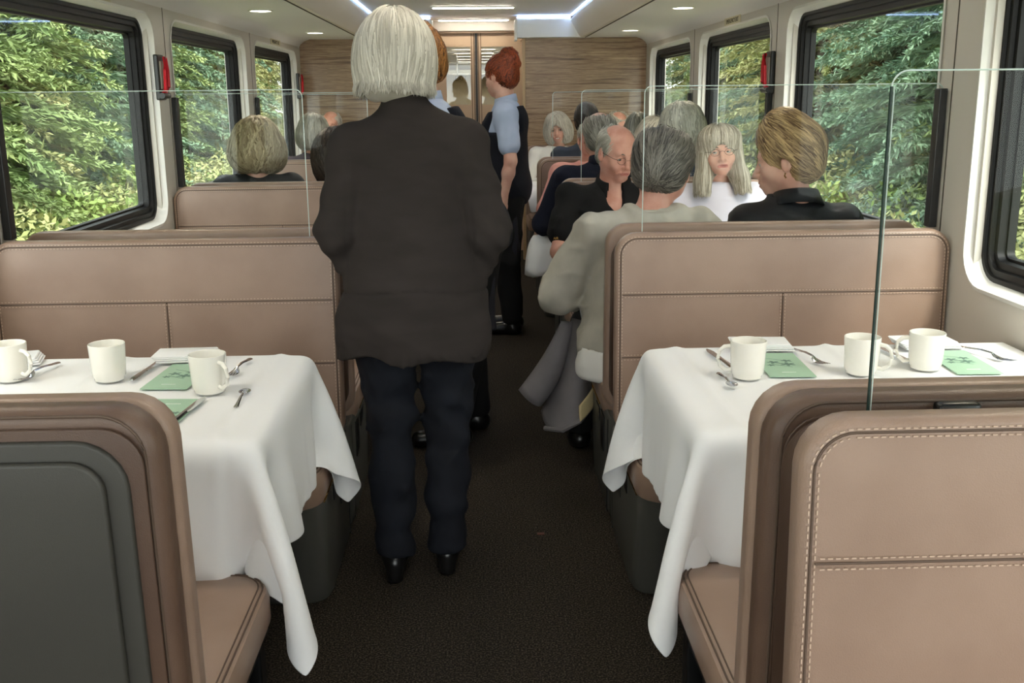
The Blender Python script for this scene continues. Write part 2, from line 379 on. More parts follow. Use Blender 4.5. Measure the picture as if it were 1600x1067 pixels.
# wall seams, base strips
for s in (-1, 1):
    for k in range(0, 4):
        y = YG - .04 + (k-1)*P + P*0
        if k == 3: y = YG-.04+2*P
        tn += 1; x0, x1 = sorted((s*(W-.0015), s*(W+.004))); tag(MB().box(x0, x1, y-.003, y+.003, .45, 1.90).build('trim_%d' % tn, M_signk), kind='structure')
# emergency hammers and plates
def hammer(s, y, lab):
    h = empty('emergency_hammer', (s*(W-.002), y, 1.56), 0, lab, 'emergency hammer', 'red emergency window hammers')
    q = -s
    MB().box(*sorted((0, q*.022)), -.045, .055, -.11, .10, .006).build('holder', M_black, h)
    r = MB(); pts = [(q*.045, -.035, -.06), (q*.05, -.038, .03), (q*.045, -.02, .085), (q*.04, .02, .085), (q*.04, .04, .03), (q*.04, .04, -.05), (q*.03, .02, -.075), (q*.03, -.02, -.075), (q*.045, -.035, -.06)]
    r.tube(pts, .008, 8); r.build('handle', M_red, h, True)
    MB().box(*sorted((q*.02, q*.03)), -.03, .035, -.06, .07, .003).build('grip_plate', mat('hammer_grey', hexc(150,140,128), .5), h)
    MB().tube([(q*.03, -.05, -.09), (q*.03, .055, -.09)], .014, 10).build('hammer_head', M_black, h, True)
    return h
hammer(-1, 5.10, 'red emergency hammer on the left wall pillar beside the nearest left window')
hammer(-1, 9.06, 'small red emergency hammer on the left wall beside the wood panelled end wall')
hammer(1, 5.32, 'red emergency hammer on the right wall between the two right windows behind the diners')
def plate(s, y, z, lab):
    h = empty('instruction_plate', (s*(W-.0005), y, z), 0, lab, 'sign'); q = -s
    MB().box(*sorted((0, q*.003)), -.19, .19, -.026, .026).build('plate', M_sign, h)
    rz = (math.pi/2, 0, -math.pi/2 if s > 0 else math.pi/2)
    text_obj('lettering', 'EMERGENCY EXIT', .036, (q*.0036, 0, 0), rz, M_signk, h)
plate(1, 6.20, 1.868, 'cream instruction plate above the second right window')
plate(-1, 8.18, 1.868, 'cream instruction plate above the farthest left window')
plate(-1, 4.35, 1.868, 'cream instruction plate above the nearest left window')
MB().box(-.012, .012, -.008, .008, 0, .002).build('carpet_debris', mat('debris', hexc(92,48,36), .8), loc=(.20, 3.246, 0)); tag(bpy.data.objects['carpet_debris'], 'tiny reddish brown crumb lying on the dark aisle carpet', 'debris')
# ================================================================== benches
# local frame: x from the aisle edge (0) to the wall (XL), +y = the way the sitter faces, y = 0 at the back shell
XL = W - .435 - .004
def make_bench(near=False, shell_panel=False, rear_seen=False, side=1, label='', name='bench_seat'):
    """side=+1: wall lies towards local +x. returns root Empty"""
    t = empty(name, (0,0,0), 0, label, 'bench seat')
    x0, x1 = (0, XL) if side > 0 else (-XL, 0)
    e = .006
    lean = -.035                                             # cushion front leans back with height
    # shell: padded leather rim behind the cushion
    mb = MB(); so_ = .004 if rear_seen else .014; slab(mb, x0+so_, x1-so_, .40, 1.032 if rear_seen else .992, 0, .062 if rear_seen else .100, .075, .022, lean=-.03)
    mb.build('back_shell', M_leather_dk if rear_seen else M_leather_in, t, True)
    # front cushion
    mb = MB(); slab(mb, x0, x1, .37, 1.03, .1141 if rear_seen else .1571, .060 if rear_seen else .104, .07, .016, lean=lean, puff=.005)
    c = mb.build('backrest', M_leather, t, True)
    # seams: creased cord + two thread rows
    yf = .1615 - (.043 if rear_seen else 0)
    def Y(z): return yf + lean*(z-.43)
    st = MB(); sm = MB()
    ln, gp = (.0065, .004) if near else (.006, .0045)
    for z in (.836, .634):
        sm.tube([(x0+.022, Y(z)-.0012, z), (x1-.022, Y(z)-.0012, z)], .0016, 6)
        for dz in (-.0075, .0075): dashes(st, [(x0+.028, z+dz), (x1-.028, z+dz)], yf-.0004, 1, lean, .43, ln, gp, .0018, .0012)
    xm = (x0+x1)/2
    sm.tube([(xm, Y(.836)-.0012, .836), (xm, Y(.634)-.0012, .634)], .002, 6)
    for dx in (-.007, .007): dashes(st, [(xm+dx, .832), (xm+dx, .638)], yf-.0004, 1, lean, .43, ln, gp, .0018, .0012)
    for ins, r in ((.0115, .0), (.0225, 0)):
        R = rrect(x0, x1, .37, 1.03, .07, 8, ins); R = R + R[:1]; R = [p for p in R]
        dashes(st, R, yf-.0049 if ins < .02 else yf-.0042, 1, lean, .43, ln, gp, .0018, .0016)
    R = rrect(x0, x1, .37, 1.03, .07, 8, .0168); R = R + R[:1]
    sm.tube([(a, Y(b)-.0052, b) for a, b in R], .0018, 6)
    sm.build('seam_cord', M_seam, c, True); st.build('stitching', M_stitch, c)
    if rear_seen:
        mb = MB(); slab(mb, x0+.024, x1-.024, .12, 1.006, .001, -.004, .06, .002, lean=-.03); mb.build('shaded_inset_panel', M_leather_in, t, True)  # slightly proud slab; the recess shade is in its dark colour
    if shell_panel:
        mb = MB(); slab(mb, x0+.02, x1-.046, .12, .990, .002, -.012, .075, .006, lean=-.03)
        mb.build('shell_surround', M_plast, t, True)
        mb = MB(); slab(mb, x0+.03, x1-.076, .10, .962, -.010, -.024, .05, .006, lean=-.03)
        mb.build('shell_panel', M_plast, t, True)
    R = rrect(x0+.014, x1-.014, .40, 1.032 if rear_seen else .992, .075, 8, .010); R = R + R[:1]
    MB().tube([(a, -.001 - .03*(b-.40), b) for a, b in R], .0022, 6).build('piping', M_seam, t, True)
    # seat cushion
    mb = MB(); L = []
    y0, y1 = .10, .675
    for ins, z in ((.03, .335), (.008, .345), (0, .365), (0, .415), (.006, .432), (.022, .441)):
        L.append([(a, b, z) for a, b in rrect(x0+.002, x1, y0, y1, .09, 6, ins)])
    for q in (.05, .10, .18): L.append([(a, b, .442+.006*min(1, q*6)) for a, b in rrect(x0+.002, x1, y0, y1, .09, 6, q)])
    mb.loops(L); s_ = mb.build('seat_cushion', M_leather, t, True)
    R = rrect(x0+.002, x1, y0, y1, .09, 8, .013); R = R + R[:1]
    sm = MB(); sm.tube([(a, b, .4385) for a, b in R], .0022, 6); R = rrect(x0+.002, x1, y0, y1, .09, 8, .022)
    sm.tube([(a, b, .4415) for a, b in R + R[:1]], .0018, 6); sm.build('seam_cord', M_seam, s_, True)
    if near:
        mb = MB(); mb.box(x0+.04, x1-.03, .05, .50, 0, .30, .01); mb.build('pedestal', M_black, t)
        q = x0+.03 if side > 0 else x1-.07
        MB().box(q, q+.04, .60, .65, 0, .335, .006).build('leg', M_black, t); MB().box(x0+.02, x1-.02, .12, .66, .30, .338, .01).build('seat_frame', M_black, t)
    else:
        mb = MB(); L = []
        for z, f, ins in ((0, .545, .012), (.02, .55, 0), (.355, .655, 0), (.365, .655, .006)):
            L.append([(a, b, z) for a, b in rrect(x0+.012, x1-.01, -.03, f, .07, 6, ins)])
        mb.loops(L); b = mb.build('base', M_base, t, True)
        xe = x0+.010 if side > 0 else x1-.010; q = 1 if side > 0 else -1
        mb = MB(); mb.box(*sorted((xe-q*.002, xe+q*.002)), .30, .58, .335, .341); mb.tube([(xe, .52, .345), (xe, .585, .352), (xe+q*.03, .636, .357)], .004, 6); mb.build('brass_strip', M_gold, b, True)
        mb = MB(); mb.box(*sorted((xe-q*.002, xe+q*.004)), .16, .26, .20, .33); mb.box(*sorted((xe-q*.002, xe+q*.004)), .30, .40, .27, .32); mb.box(*sorted((xe-q*.0008, xe+q*.004)), .06, .064, .01, .35)
        mb.build('vent_slot', M_black, b)
        MB().box(x0+.03, x1-.02, -.02, .60, .33, .352, .004).build('seat_frame', M_black, t)
    return t
XA = .435
def front_y(k): return YG + k*P        # glass plane of row k (0 = first full bench pair in view)
SIDEN = {1: 'right', -1: 'left'}
rown = {0: 'nearest', 1: 'second', 2: 'third', 3: 'last'}
def bench_label(s, k, facing): 
    sd = SIDEN[s]
    d = {(0,'cam'): 'taupe leather bench facing the camera directly behind the %s tablecloth' % sd,
         (0,'away'): 'taupe leather bench facing away, back to back behind the large %s bench' % sd,
         (1,'cam'): 'taupe leather bench facing the camera in the second row on the %s' % sd,
         (1,'away'): 'taupe leather bench facing away in the second row on the %s' % sd,
         (2,'cam'): 'taupe leather bench facing the camera in the third row on the %s' % sd,
         (2,'away'): 'taupe leather bench facing away in the third row on the %s' % sd,
         (3,'cam'): 'taupe leather bench against the wood veneer end wall on the %s' % sd}
    return d[(k, facing)]
proto = {s: make_bench(side=s, label='x') for s in (1, -1)}
first = {1: True, -1: True}
for s in (1, -1):
    for k in range(4):
        for facing in ('cam', 'away'):
            if k == 3 and facing == 'away': continue
            # facing the camera = rotated by pi, so the wall side flips
            key = -s if facing == 'cam' else s
            pr = proto[key]; y = front_y(k) + (.062 if facing == 'away' else -.0)
            if facing == 'cam': y = front_y(k) - .006
            else: y = front_y(k) + .016
            if k == 3: y = YEND - .012
            rz = math.pi if facing == 'cam' else 0
            if first[key]: o = pr; first[key] = False; o.location = (s*XA, y, 0); o.rotation_euler = (0,0,rz); o['label'] = bench_label(s, k, facing)
            else: o = copy_tree(pr, (s*XA, y, 0), rz, bench_label(s, k, facing))
            o['group'] = 'leather dining benches'
# near benches
b = make_bench(near=True, rear_seen=True, side=1, label='brown leather bench back with black clip, facing away, seen behind the nearest stitched backrest'); b.location = (.420, 1.437, 0); b.scale = (1, 1, .990)
b = make_bench(near=True, side=-1, label='taupe leather stitched bench back filling the lower right corner, closest to the camera'); b.location = (.420, 1.388, 0); b.scale = (1, 1, 1.008); b.rotation_euler = (0,0,math.pi)
b = make_bench(near=True, shell_panel=True, rear_seen=True, side=-1, label='brown leather bench with charcoal plastic rear panel in the lower left corner'); b.location = (-.455, 1.43, 0); b.scale = (1, 1, .993)
# ------------------------------------------------------------------ glass partitions
def partition(s, y, lab, extra=0):
    t = empty('glass_partition', (s*.54, y, 0), 0, lab, 'glass partition', 'clear glass partitions above the bench backs')
    xw = s*(W-.54-.012); z0, z1 = 1.0, 1.478
    x0, x1 = sorted((0, xw)); R = rrect(x0, x1, z0, z1, .022, 6); T = .004
    mb = MB(); n = len(R)
    v = [(a, -T, b_) for a, b_ in R]; v2 = [(a, T, b_) for a, b_ in R]
    meshobj('glass_pane', v, [tuple(range(n))], M_pane, t, False)
    rim = R[n//4:3*n//4] + [R[3*n//4]]
    er = .0011 + .0002*y/2
    top = [p_ for p_ in rim if p_[1] > z1-.03]; MB().tube([(a, 0, b_) for a, b_ in top], er, 6).build('glass_edge', M_edge_glint, t, True)  # highlight along the top rim, painted as a pale tube
    xv = 0; MB().tube([(0, 0, z0), (0, 0, z1-.02)], er*(1.0 if y > 2 else 1.9), 6).build('glass_edge', M_edge_glint if y > 2 else M_edge_shade, t, True)  # upright edge
    if y < 2: MB().tube([(s*.0042, .001, z0), (s*.0042, .001, z1-.02)], er*.7, 6).build('glass_edge', M_edge_glint, t, True)  # thin painted highlight beside the dark upright
    xb = s*(W-.54-.004)
    MB().box(*sorted((xb, xb-s*.026)), -.02, .02, 1.02, 1.462, .003).build('wall_bracket', M_black, t)
    return t
for s in (1, -1):
    for k in range(3):
        partition(s, front_y(k), 'clear glass screen %s on the %s' % (['above the nearest full bench', 'above the second row of benches', 'above the third row of benches'][k], SIDEN[s]))
p = partition(1, 1.347, 'clear glass screen closest to the camera with a dark upright edge at the right')
MB().box(.665-.54, .730-.54, .050, .078, .975, 1.012, .008).build('clip', M_black, p, True)
for s in (1, -1):
    for k in range(2):
        pass
# ================================================================== tables
def table(s, y, lab):
    t = empty('dining_table', (s*.46, y, 0), 0, lab, 'table', 'dining tables between the benches')
    x0, x1 = sorted((s*.014, s*(W-.465)))
    mb = MB(); mb.loops([[(a, b_, z) for a, b_ in rrect(x0, x1, -.368, .368, .06, 5, i)] for z, i in ((TZ-.036, .004), (TZ-.032, 0), (TZ-.014, 0), (TZ-.006, .008))]); mb.build('tabletop', M_plast, t, True)
    xm = s*.62; mb = MB(); mb.box(xm-.05, xm+.05, -.05, .05, .03, TZ-.036, .01); mb.box(xm-.25, xm+.25, -.16, .16, 0, .035, .01); mb.build('pedestal', M_black, t)
    return t
TY = 2.425
def drape(s, y0, drop=.31, h=.0155, iters=420, seed=1, seats=True, dA=.30):
    """position based cloth: rectangle laid over the table, hanging on three sides"""
    rs = np.random.RandomState(seed)
    xi = .46; x_out = xi - dA; x_in = W - .012
    ya, yb = y0-.39, y0+.39
    xs = np.arange(x_out, x_in, h); ys = np.arange(ya-drop, yb+drop-.035+h*.5, h)
    nx, ny = len(xs), len(ys)
    X, Y = np.meshgrid(xs, ys, indexing='ij'); Pp = np.stack([X, Y, np.full_like(X, TZ+.012)], -1)
    Pp[..., 2] += rs.randn(nx, ny)*.0006; Pp[..., 0] += 0
    V = np.zeros_like(Pp); dt = .012
    def relax(P_, A, B, L, k):
        a, b_ = P_[A], P_[B]; d = b_-a; l = np.linalg.norm(d, axis=-1, keepdims=True)+1e-9; c = d*((l-L)/l)*.5*k
        P_[A] += c; P_[B] -= c
    sl = slice
    cons = []
    for o in (0, 1):
        n_ = (nx-1-o+1)//2; cons.append(((sl(o, o+2*n_-0, 2), sl(None)), (sl(o+1, o+1+2*n_, 2), sl(None)), h, 1))
        n_ = (ny-1-o+1)//2; cons.append(((sl(None), sl(o, o+2*n_, 2)), (sl(None), sl(o+1, o+1+2*n_, 2)), h, 1))
    out = []
    for A, B, L, k in cons:
        # trim to equal lengths
        def ln(S, n): return len(range(*S.indices(n)))
        a0, a1 = list(A); b0, b1 = list(B)
        m0 = min(ln(a0, nx), ln(b0, nx)); m1 = min(ln(a1, ny), ln(b1, ny))
        fix = lambda S, m: sl(S.start, (S.start or 0)+2*m-1 if S.step == 2 else S.stop, S.step)
        out.append(((fix(a0, m0), fix(a1, m1)), (fix(b0, m0), fix(b1, m1)), L, k))
    cons = out
    diag = [((sl(0, -1), sl(0, -1)), (sl(1, None), sl(1, None))), ((sl(1, None), sl(0, -1)), (sl(0, -1), sl(1, None)))]
    bend = [((sl(0, -4), sl(None)), (sl(4, None), sl(None))), ((sl(None), sl(0, -4)), (sl(None), sl(4, None)))]
    PIN = (X > xi+.05) & (Y > ya+.05) & (Y < yb-.05); REST = Pp.copy(); REST[..., 2] = TZ+.0065
    def boxpush(P_, lo, hi, rad):
        lo = np.array(lo)+rad; hi = np.array(hi)-rad; c = np.clip(P_, lo, hi); d = P_-c; l = np.linalg.norm(d, axis=-1, keepdims=True)
        ins = (l[..., 0] < rad) & (l[..., 0] > 1e-7)
        P_[ins] = (c + d/(l+1e-9)*rad)[ins]
        core = l[..., 0] <= 1e-7
        if core.any(): q = P_[core]; q[:, 2] = hi[2]+rad; P_[core] = q
        return ins | core
    for it in range(iters):
        V[..., 2] -= 3.2*dt; V *= .985
        ph = it/iters
        if ph < .3: V[..., 0] += rs.randn()*.01; V[..., 1] += rs.randn()*.008
        old = Pp.copy(); Pp += V*dt
        for q in range(9):
            for A, B, L, k in cons: relax(Pp, A, B, L, 1)
            for A, B in diag: 
                a, b_ = Pp[A], Pp[B]; d = b_-a; l = np.linalg.norm(d, axis=-1, keepdims=True)+1e-9; c = d*((l-h*1.41421)/l)*.12; Pp[A] += c; Pp[B] -= c
            for A, B in bend:
                a, b_ = Pp[A], Pp[B]; d = b_-a; l = np.linalg.norm(d, axis=-1, keepdims=True)+1e-9; c = d*(np.minimum(l-h*4*.985, 0)/l)*.22; Pp[A] += c; Pp[B] -= c
            on = boxpush(Pp, (xi-.004, ya+.001, TZ-.06), (3, yb-.001, TZ+.006), .02)
            if seats:
                boxpush(Pp, (.425, 1.0, .2), (3, 2.065, .455), .03); boxpush(Pp, (.425, 2.60, .2), (3, 3.5, .45), .03)
                boxpush(Pp, (.425, 3.05, .2), (3, 3.4, 1.1), .03)
            Pp[..., 0] = np.minimum(Pp[..., 0], x_in)
            Pp[PIN] = REST[PIN]
        V = (Pp-old)/dt; V[on] *= .2; V[PIN] = 0
        sp = np.linalg.norm(V, axis=-1, keepdims=True); V *= np.minimum(1, 1.5/(sp+1e-9))
    P_ = Pp.copy()
    for q in range(2):
        Q = P_.copy(); Q[1:-1, 1:-1] = .5*P_[1:-1, 1:-1] + .125*(P_[2:, 1:-1]+P_[:-2, 1:-1]+P_[1:-1, 2:]+P_[1:-1, :-2]); P_ = Q
    # pressed fold line running the length of the cloth
    for xc in (.555, .98):
        d = np.exp(-((X-xc)/.011)**2)*.009; top = (P_[..., 2] > TZ); P_[..., 2] += d*top; P_[..., 1] += np.where(~top & (Y < y0), -d, 0)
    P_[..., 2] = np.where(P_[..., 2] > TZ, np.maximum(P_[..., 2], TZ+.004), P_[..., 2])
    P_[..., 0] *= s
    idx = np.arange(nx*ny).reshape(nx, ny); f = np.stack([idx[:-1, :-1], idx[1:, :-1], idx[1:, 1:], idx[:-1, 1:]], -1).reshape(-1, 4)
    if s < 0: f = f[:, ::-1]
    o = meshobj('tablecloth', P_.reshape(-1, 3), f, M_cloth)
    md = o.modifiers.new('thick', 'SOLIDIFY'); md.thickness = .0016; md.offset = 1
    md = o.modifiers.new('sub', 'SUBSURF'); md.levels = 1; md.render_levels = 1; md.boundary_smooth = 'PRESERVE_CORNERS'
    # hem
    per = [P_[i, 0] for i in range(nx)]
    return o
table(1, TY, 'near dining table on the right under its white cloth'); table(-1, TY, 'near dining table on the left under its white cloth')
tag(drape(1, TY, seed=3, drop=.295, dA=.272), 'white tablecloth with long hanging corners on the right table', 'tablecloth', 'white tablecloths')
tag(drape(-1, TY, seed=8, drop=.305, dA=.280), 'white tablecloth with long hanging corners on the left table', 'tablecloth', 'white tablecloths')
for k in (1, 2, 3):
    for s in (1, -1):
        y = TY + k*P; nm = {1: 'second', 2: 'third', 3: 'last'}[k]
        table(s, y, 'dining table of the %s row on the %s' % (nm, SIDEN[s]))
        tag(drape(s, y, .16, .03, 60, 5+k, False, dA=.07), 'white tablecloth on the %s table of the %s side' % (nm, SIDEN[s]), 'tablecloth', 'white tablecloths')
# ================================================================== tableware
ZT = TZ + .0125
def make_mug():
    t = empty('mug', (0,0,0), 0, 'm', 'mug')
    prof = [(.0005, .003), (.028, .003), (.031, .0), (.036, .003), (.0375, .009), (.040, .013), (.0415, .03), (.0445, .088), (.0445, .0945), (.0435, .0955), (.0420, .0945), (.0408, .086), (.038, .02), (.030, .012), (.0005, .010)]
    MB().lathe(prof, 40).build('cup', M_china, t, True)
    MB().tube([(.040, 0, .020), (.053, 0, .018), (.068, 0, .030), (.074, 0, .048), (.070, 0, .068), (.058, 0, .078), (.041, 0, .080)], [.0055, .0055, .005, .005, .005, .0055, .0055], 10).build('handle', M_china, t, True)
    return t
def blade(mb, pts):   # pts: (y, half width, z, thickness)
    L = []
    for y, w_, z, th in pts: L.append([(-w_, y, z), (-w_*.6, y, z+th), (w_*.6, y, z+th), (w_, y, z), (w_*.6, y, z-th*.3), (-w_*.6, y, z-th*.3)])
    mb.loops(L); return mb
HZ = .0045
def make_knife():
    t = empty('table_knife', (0,0,0), 0, 'k', 'knife')
    blade(MB(), [(0, .001, HZ, .002), (.004, .006, HZ, .004), (.03, .0065, HZ, .005), (.09, .005, HZ, .0045), (.10, .006, HZ, .004)]).build('handle', M_steel, t, True)
    blade(MB(), [(.10, .0045, HZ, .0015), (.115, .009, HZ, .001), (.19, .0095, HZ, .001), (.21, .006, HZ, .0008), (.222, .0008, HZ, .0006)]).build('blade', M_steel, t, True); return t
def make_fork():
    t = empty('table_fork', (0,0,0), 0, 'f', 'fork')
    blade(MB(), [(0, .002, .004, .002), (.005, .008, .004, .0025), (.03, .0065, .006, .003), (.08, .004, .012, .003), (.12, .003, .012, .003), (.13, .008, .008, .002), (.145, .0125, .005, .0016), (.155, .0135, .004, .0014)]).build('handle', M_steel, t, True)
    mb = MB()
    for x in (-.0105, -.0035, .0035, .0105): mb.tube([(x, .154, .0045), (x, .17, .0055), (x*.96, .197, .010)], [.0017, .0015, .0008], 6)
    mb.build('tines', M_steel, t, True); return t
def make_spoon():
    t = empty('teaspoon', (0,0,0), 0, 's', 'spoon')
    blade(MB(), [(0, .002, .004, .002), (.005, .006, .004, .0025), (.03, .0045, .006, .0025), (.07, .0028, .010, .0025), (.10, .0025, .008, .0022)]).build('handle', M_steel, t, True)
    v = []; f = []; n = 16; rings = 6
    for j in range(rings+1):
        q = j/rings
        for k in range(n):
            a = 2*math.pi*k/n; v.append((.0145*q*math.cos(a), .120+.022*q*math.sin(a), .003+.006*q*q))
    f = [(j*n+k, j*n+(k+1) % n, (j+1)*n+(k+1) % n, (j+1)*n+k) for j in range(rings) for k in range(n)]
    o = meshobj('bowl', v, f, M_steel, t); md = o.modifiers.new('t', 'SOLIDIFY'); md.thickness = .001; return t
def make_napkin():
    t = empty('folded_napkin', (0,0,0), 0, 'n', 'napkin'); mb = MB()
    rs = random.Random(3)
    for i in range(4):
        L = []; z = .001 + i*.0050
        for zz, ins in ((z, .003), (z+.0025, 0), (z+.0048, .003)):
            L.append([(a*(1-.02*i), b_ - .004*i, zz + .004*math.sin(9*a+i)*max(0, a*6) + .002*math.sin(40*b_)) for a, b_ in rrect(-.052, .052, -.08, .08, .006, 3, ins)])
        mb.loops(L)
    mb.build('fold', M_cloth, t, True); return t
def make_menu():
    t = empty('menu_card', (0,0,0), 0, 'c', 'menu card')
    MB().box(-.058, .058, -.12, .12, 0, .0018).build('card', M_green, t)
    mb = MB(); rs = random.Random(5)
    for (x, y, r, n) in ((-.018, .02, .016, 5), (.014, .0, .020, 6), (.02, .035, .014, 5), (-.03, -.01, .010, 5)):
        v = [(x, y, .0021)]; 
        for k in range(n*4):
            a = 2*math.pi*k/(n*4); rr = r*(1 if k % 4 == 2 else .72 if k % 4 in (1, 3) else .35); v.append((x+rr*math.cos(a)*1.2, y+rr*math.sin(a), .0021))
        m_ = len(v)-1; mb.add(v, [(0, 1+k, 1+(k+1) % m_) for k in range(m_)])
    for (a, b_, c, d) in ((-.03, .06, .03, .03), (.0, .0, .045, .045), (-.03, .0, .02, -.03)): mb.add([(a, b_, .0021), (c, d, .0021), (c+.002, d+.002, .0021), (a+.002, b_+.002, .0021)], [(0,1,2,3)])
    mb.build('leaf_print', M_green2, t)
    mb = MB()
    for i in range(9): mb.box(-.018+i*.004, -.0155+i*.004, -.082, -.078, .0018, .0022)
    mb.build('caption_print', M_white, t); return t
mk = {'mug': make_mug, 'knife': make_knife, 'fork': make_fork, 'spoon': make_spoon, 'napkin': make_napkin, 'menu': make_menu}
made = {}
def put(kind, x, y, rz, lab, grp, dz=0):
    if kind not in made: o = mk[kind](); made[kind] = o; o.location = (x, y, ZT+dz); o.rotation_euler = (0,0,rz); o['label'] = lab; o['group'] = grp
    else: o = copy_tree(made[kind], (x, y, ZT+dz), rz, lab, grp)
    return o
R_ = math.radians
G = {'mug': 'white mugs on the tablecloths', 'knife': 'table knives', 'fork': 'table forks', 'spoon': 'teaspoons', 'napkin': 'folded white napkins', 'menu': 'green menu cards'}
def P_(k, x, y, a, l, dz=0): return put(k, x, y, R_(a), l, G[k], dz)
P_('mug', .669, 2.452, 170, 'white mug nearest the aisle on the right table, handle to the left')
P_('mug', .962, 2.470, -35, 'middle white mug on the right table, handle to the right, behind the glass edge')
P_('mug', 1.142, 2.505, 165, 'white mug closest to the window on the right table')
P_('mug', -.651, 2.412, -40, 'white mug nearest the aisle on the left table, handle towards the camera')
P_('mug', -.934, 2.540, 95, 'middle white mug on the left table with no handle showing')
P_('mug', -1.188, 2.560, -25, 'white mug cut by the left edge of the picture')
P_('knife', .6535, 2.515, 6, 'knife left of the aisle side mug on the right table')
P_('knife', 1.125, 2.515, 4, 'knife between the two window side mugs on the right table')
P_('knife', -.872, 2.508, -4, 'knife left of the green menu on the left table')
P_('knife', -.672, 2.135, -6, 'knife in front of the mug on the left table, half hidden by the bench')
P_('fork', .862, 2.725, 190, 'fork right of the green menu on the right table')
P_('fork', 1.326, 2.715, 198, 'fork closest to the window on the right table')
P_('fork', -1.128, 2.715, 172, 'fork beside the napkin at the left end of the left table')
P_('fork', -.618, 2.720, 176, 'fork with its handle right of the aisle side mug on the left table')
P_('fork', .735, 2.15, 2, 'fork with only its tines showing behind the near right bench')
P_('spoon', -.556, 2.262, 2, 'teaspoon lying alone near the aisle on the left table')
P_('spoon', .603, 2.485, 183, 'teaspoon in front of the aisle side mug on the right table')
P_('menu', -.765, 2.56, -3, 'green menu card under the napkin on the left table')
P_('menu', -.715, 2.23, 177, 'green menu card in front of the mug on the left table, mostly hidden')
P_('menu', .790, 2.565, -3, 'green menu card beside the aisle side mug on the right table')
P_('menu', 1.262, 2.560, -3, 'green menu card beside the window side mug on the right table')
P_('napkin', -.785, 2.735, -88, 'folded white napkin on the green menu of the left table', .002)
P_('napkin', .790, 2.745, -96, 'folded white napkin behind the aisle side mug on the right table', .002)
P_('napkin', 1.245, 2.735, -88, 'folded white napkin behind the window side mug on the right table', .002)
P_('napkin', -1.262, 2.730, -75, 'folded white napkin at the left end of the left table', .000)
for s in (1, -1):
    for k in (1,2):
        y = TY+k*P
        for i, (dx, dy) in enumerate(((.66, -.05), (1.15, .02))):
            P_('mug', s*dx, y+dy, 40*i+s*60, 'white mug on a farther table among the diners')
# ================================================================== outside: ground and forest
def foliage_mat(name, c1, c2):
    m = mat(name, c1, .7, col2=c2, nscale=1.3, det=3, spec=.2, lo=.35, hi=.65); b = m.node_tree.nodes['Principled BSDF']
    b.inputs['Transmission Weight'].default_value = 0
    return m
FM = [foliage_mat('spruce_blue_green', hexc(98,128,102), hexc(142,166,132)), foliage_mat('pine_green', hexc(110,132,80), hexc(154,168,110)), foliage_mat('larch_yellow_green', hexc(138,146,88), hexc(174,172,120)), foliage_mat('shrub_green', hexc(112,136,70), hexc(158,172,100))]
M_bark = mat('bark', hexc(92,74,58), .9)
def conifer_mesh(seed, height=13, rad=2.4, n_wh=46, fine=1.0):
    rs = np.random.RandomState(seed); V = []
    for zi in np.linspace(-.3, height, n_wh):
        q = 1-(zi+.3)/(height+.3); r = rad*(q**.8)*(.85+.3*rs.rand())+.15
        for b in range(int(10*(.4+q))):
            a = rs.rand()*2*math.pi; L = r*(.75+.4*rs.rand()); dr = .12+.25*rs.rand(); ca, sa = math.cos(a), math.sin(a)
            n = int(8+L*34*fine); t = np.repeat((np.arange(n)+.5)/n, 4); m_ = len(t); px, py = ca*L*t, sa*L*t; pz = zi+.10*t*L-dr*t*t*L*1.2+rs.randn(m_)*.03
            al = a+np.tile([-1, 1, 0, .5], n)*(.75+.25*rs.randn(m_)); ll = (.26*(1-t)+.09)*(.7+.5*rs.rand(m_))*min(1, L); wd = .014+.012*rs.rand(m_)
            ex, ey, ez = np.cos(al)*ll, np.sin(al)*ll, -.25*ll+rs.randn(m_)*.05; nx_, ny_ = -np.sin(al)*wd, np.cos(al)*wd; tz = rs.randn(m_)*.012
            S_ = lambda *c: np.stack(c, -1)
            V.append(np.stack([S_(px-nx_*.5, py-ny_*.5, pz), S_(px+ex*.5-nx_, py+ey*.5-ny_, pz+ez*.4-tz), S_(px+ex, py+ey, pz+ez), S_(px+ex*.5+nx_, py+ey*.5+ny_, pz+ez*.4+tz)], 1))
    V = np.concatenate(V); k = len(V)
    me = bpy.data.meshes.new('needle_branches'); me.from_pydata(V.reshape(-1, 3).tolist(), [], np.arange(k*4).reshape(k, 4).tolist()); me.update(); return me
def bush_mesh(seed, n=7000):
    rs = np.random.RandomState(seed); V = []; Fc = []
    C_ = rs.randn(14, 3)*np.array([.55, .55, .35])+np.array([0, 0, .6])
    for i in range(n):
        c = C_[rs.randint(14)]; d = rs.randn(3); d /= np.linalg.norm(d); p = c+d*.42*(.8+.3*rs.rand()); u = rs.randn(3); u /= np.linalg.norm(u); v = np.cross(u, d+.3*rs.randn(3)); v /= np.linalg.norm(v)+1e-6
        L = .045; k = len(V); V += [tuple(p-u*L), tuple(p+v*L*.45), tuple(p+u*L), tuple(p-v*L*.45)]; Fc.append((k, k+1, k+2, k+3))
    me = bpy.data.meshes.new('leaves'); me.from_pydata(V, [], Fc); me.update(); return me
trunk = MB().tube([(0,0,-1), (0,0,4), (.05,0,12.5)], [.16, .12, .02], 10)
TM = []
for i in range(3):
    for j in range(3):
        me = conifer_mesh(20+i, 12+i, 2.3+.25*i) if j == 0 else TM[-1].copy()
        me.materials.clear(); me.materials.append(FM[j]); TM.append(me)
BM = []
for i in range(2): me = bush_mesh(50+i); me.materials.append(FM[3] if i == 0 else FM[2]); BM.append(me)
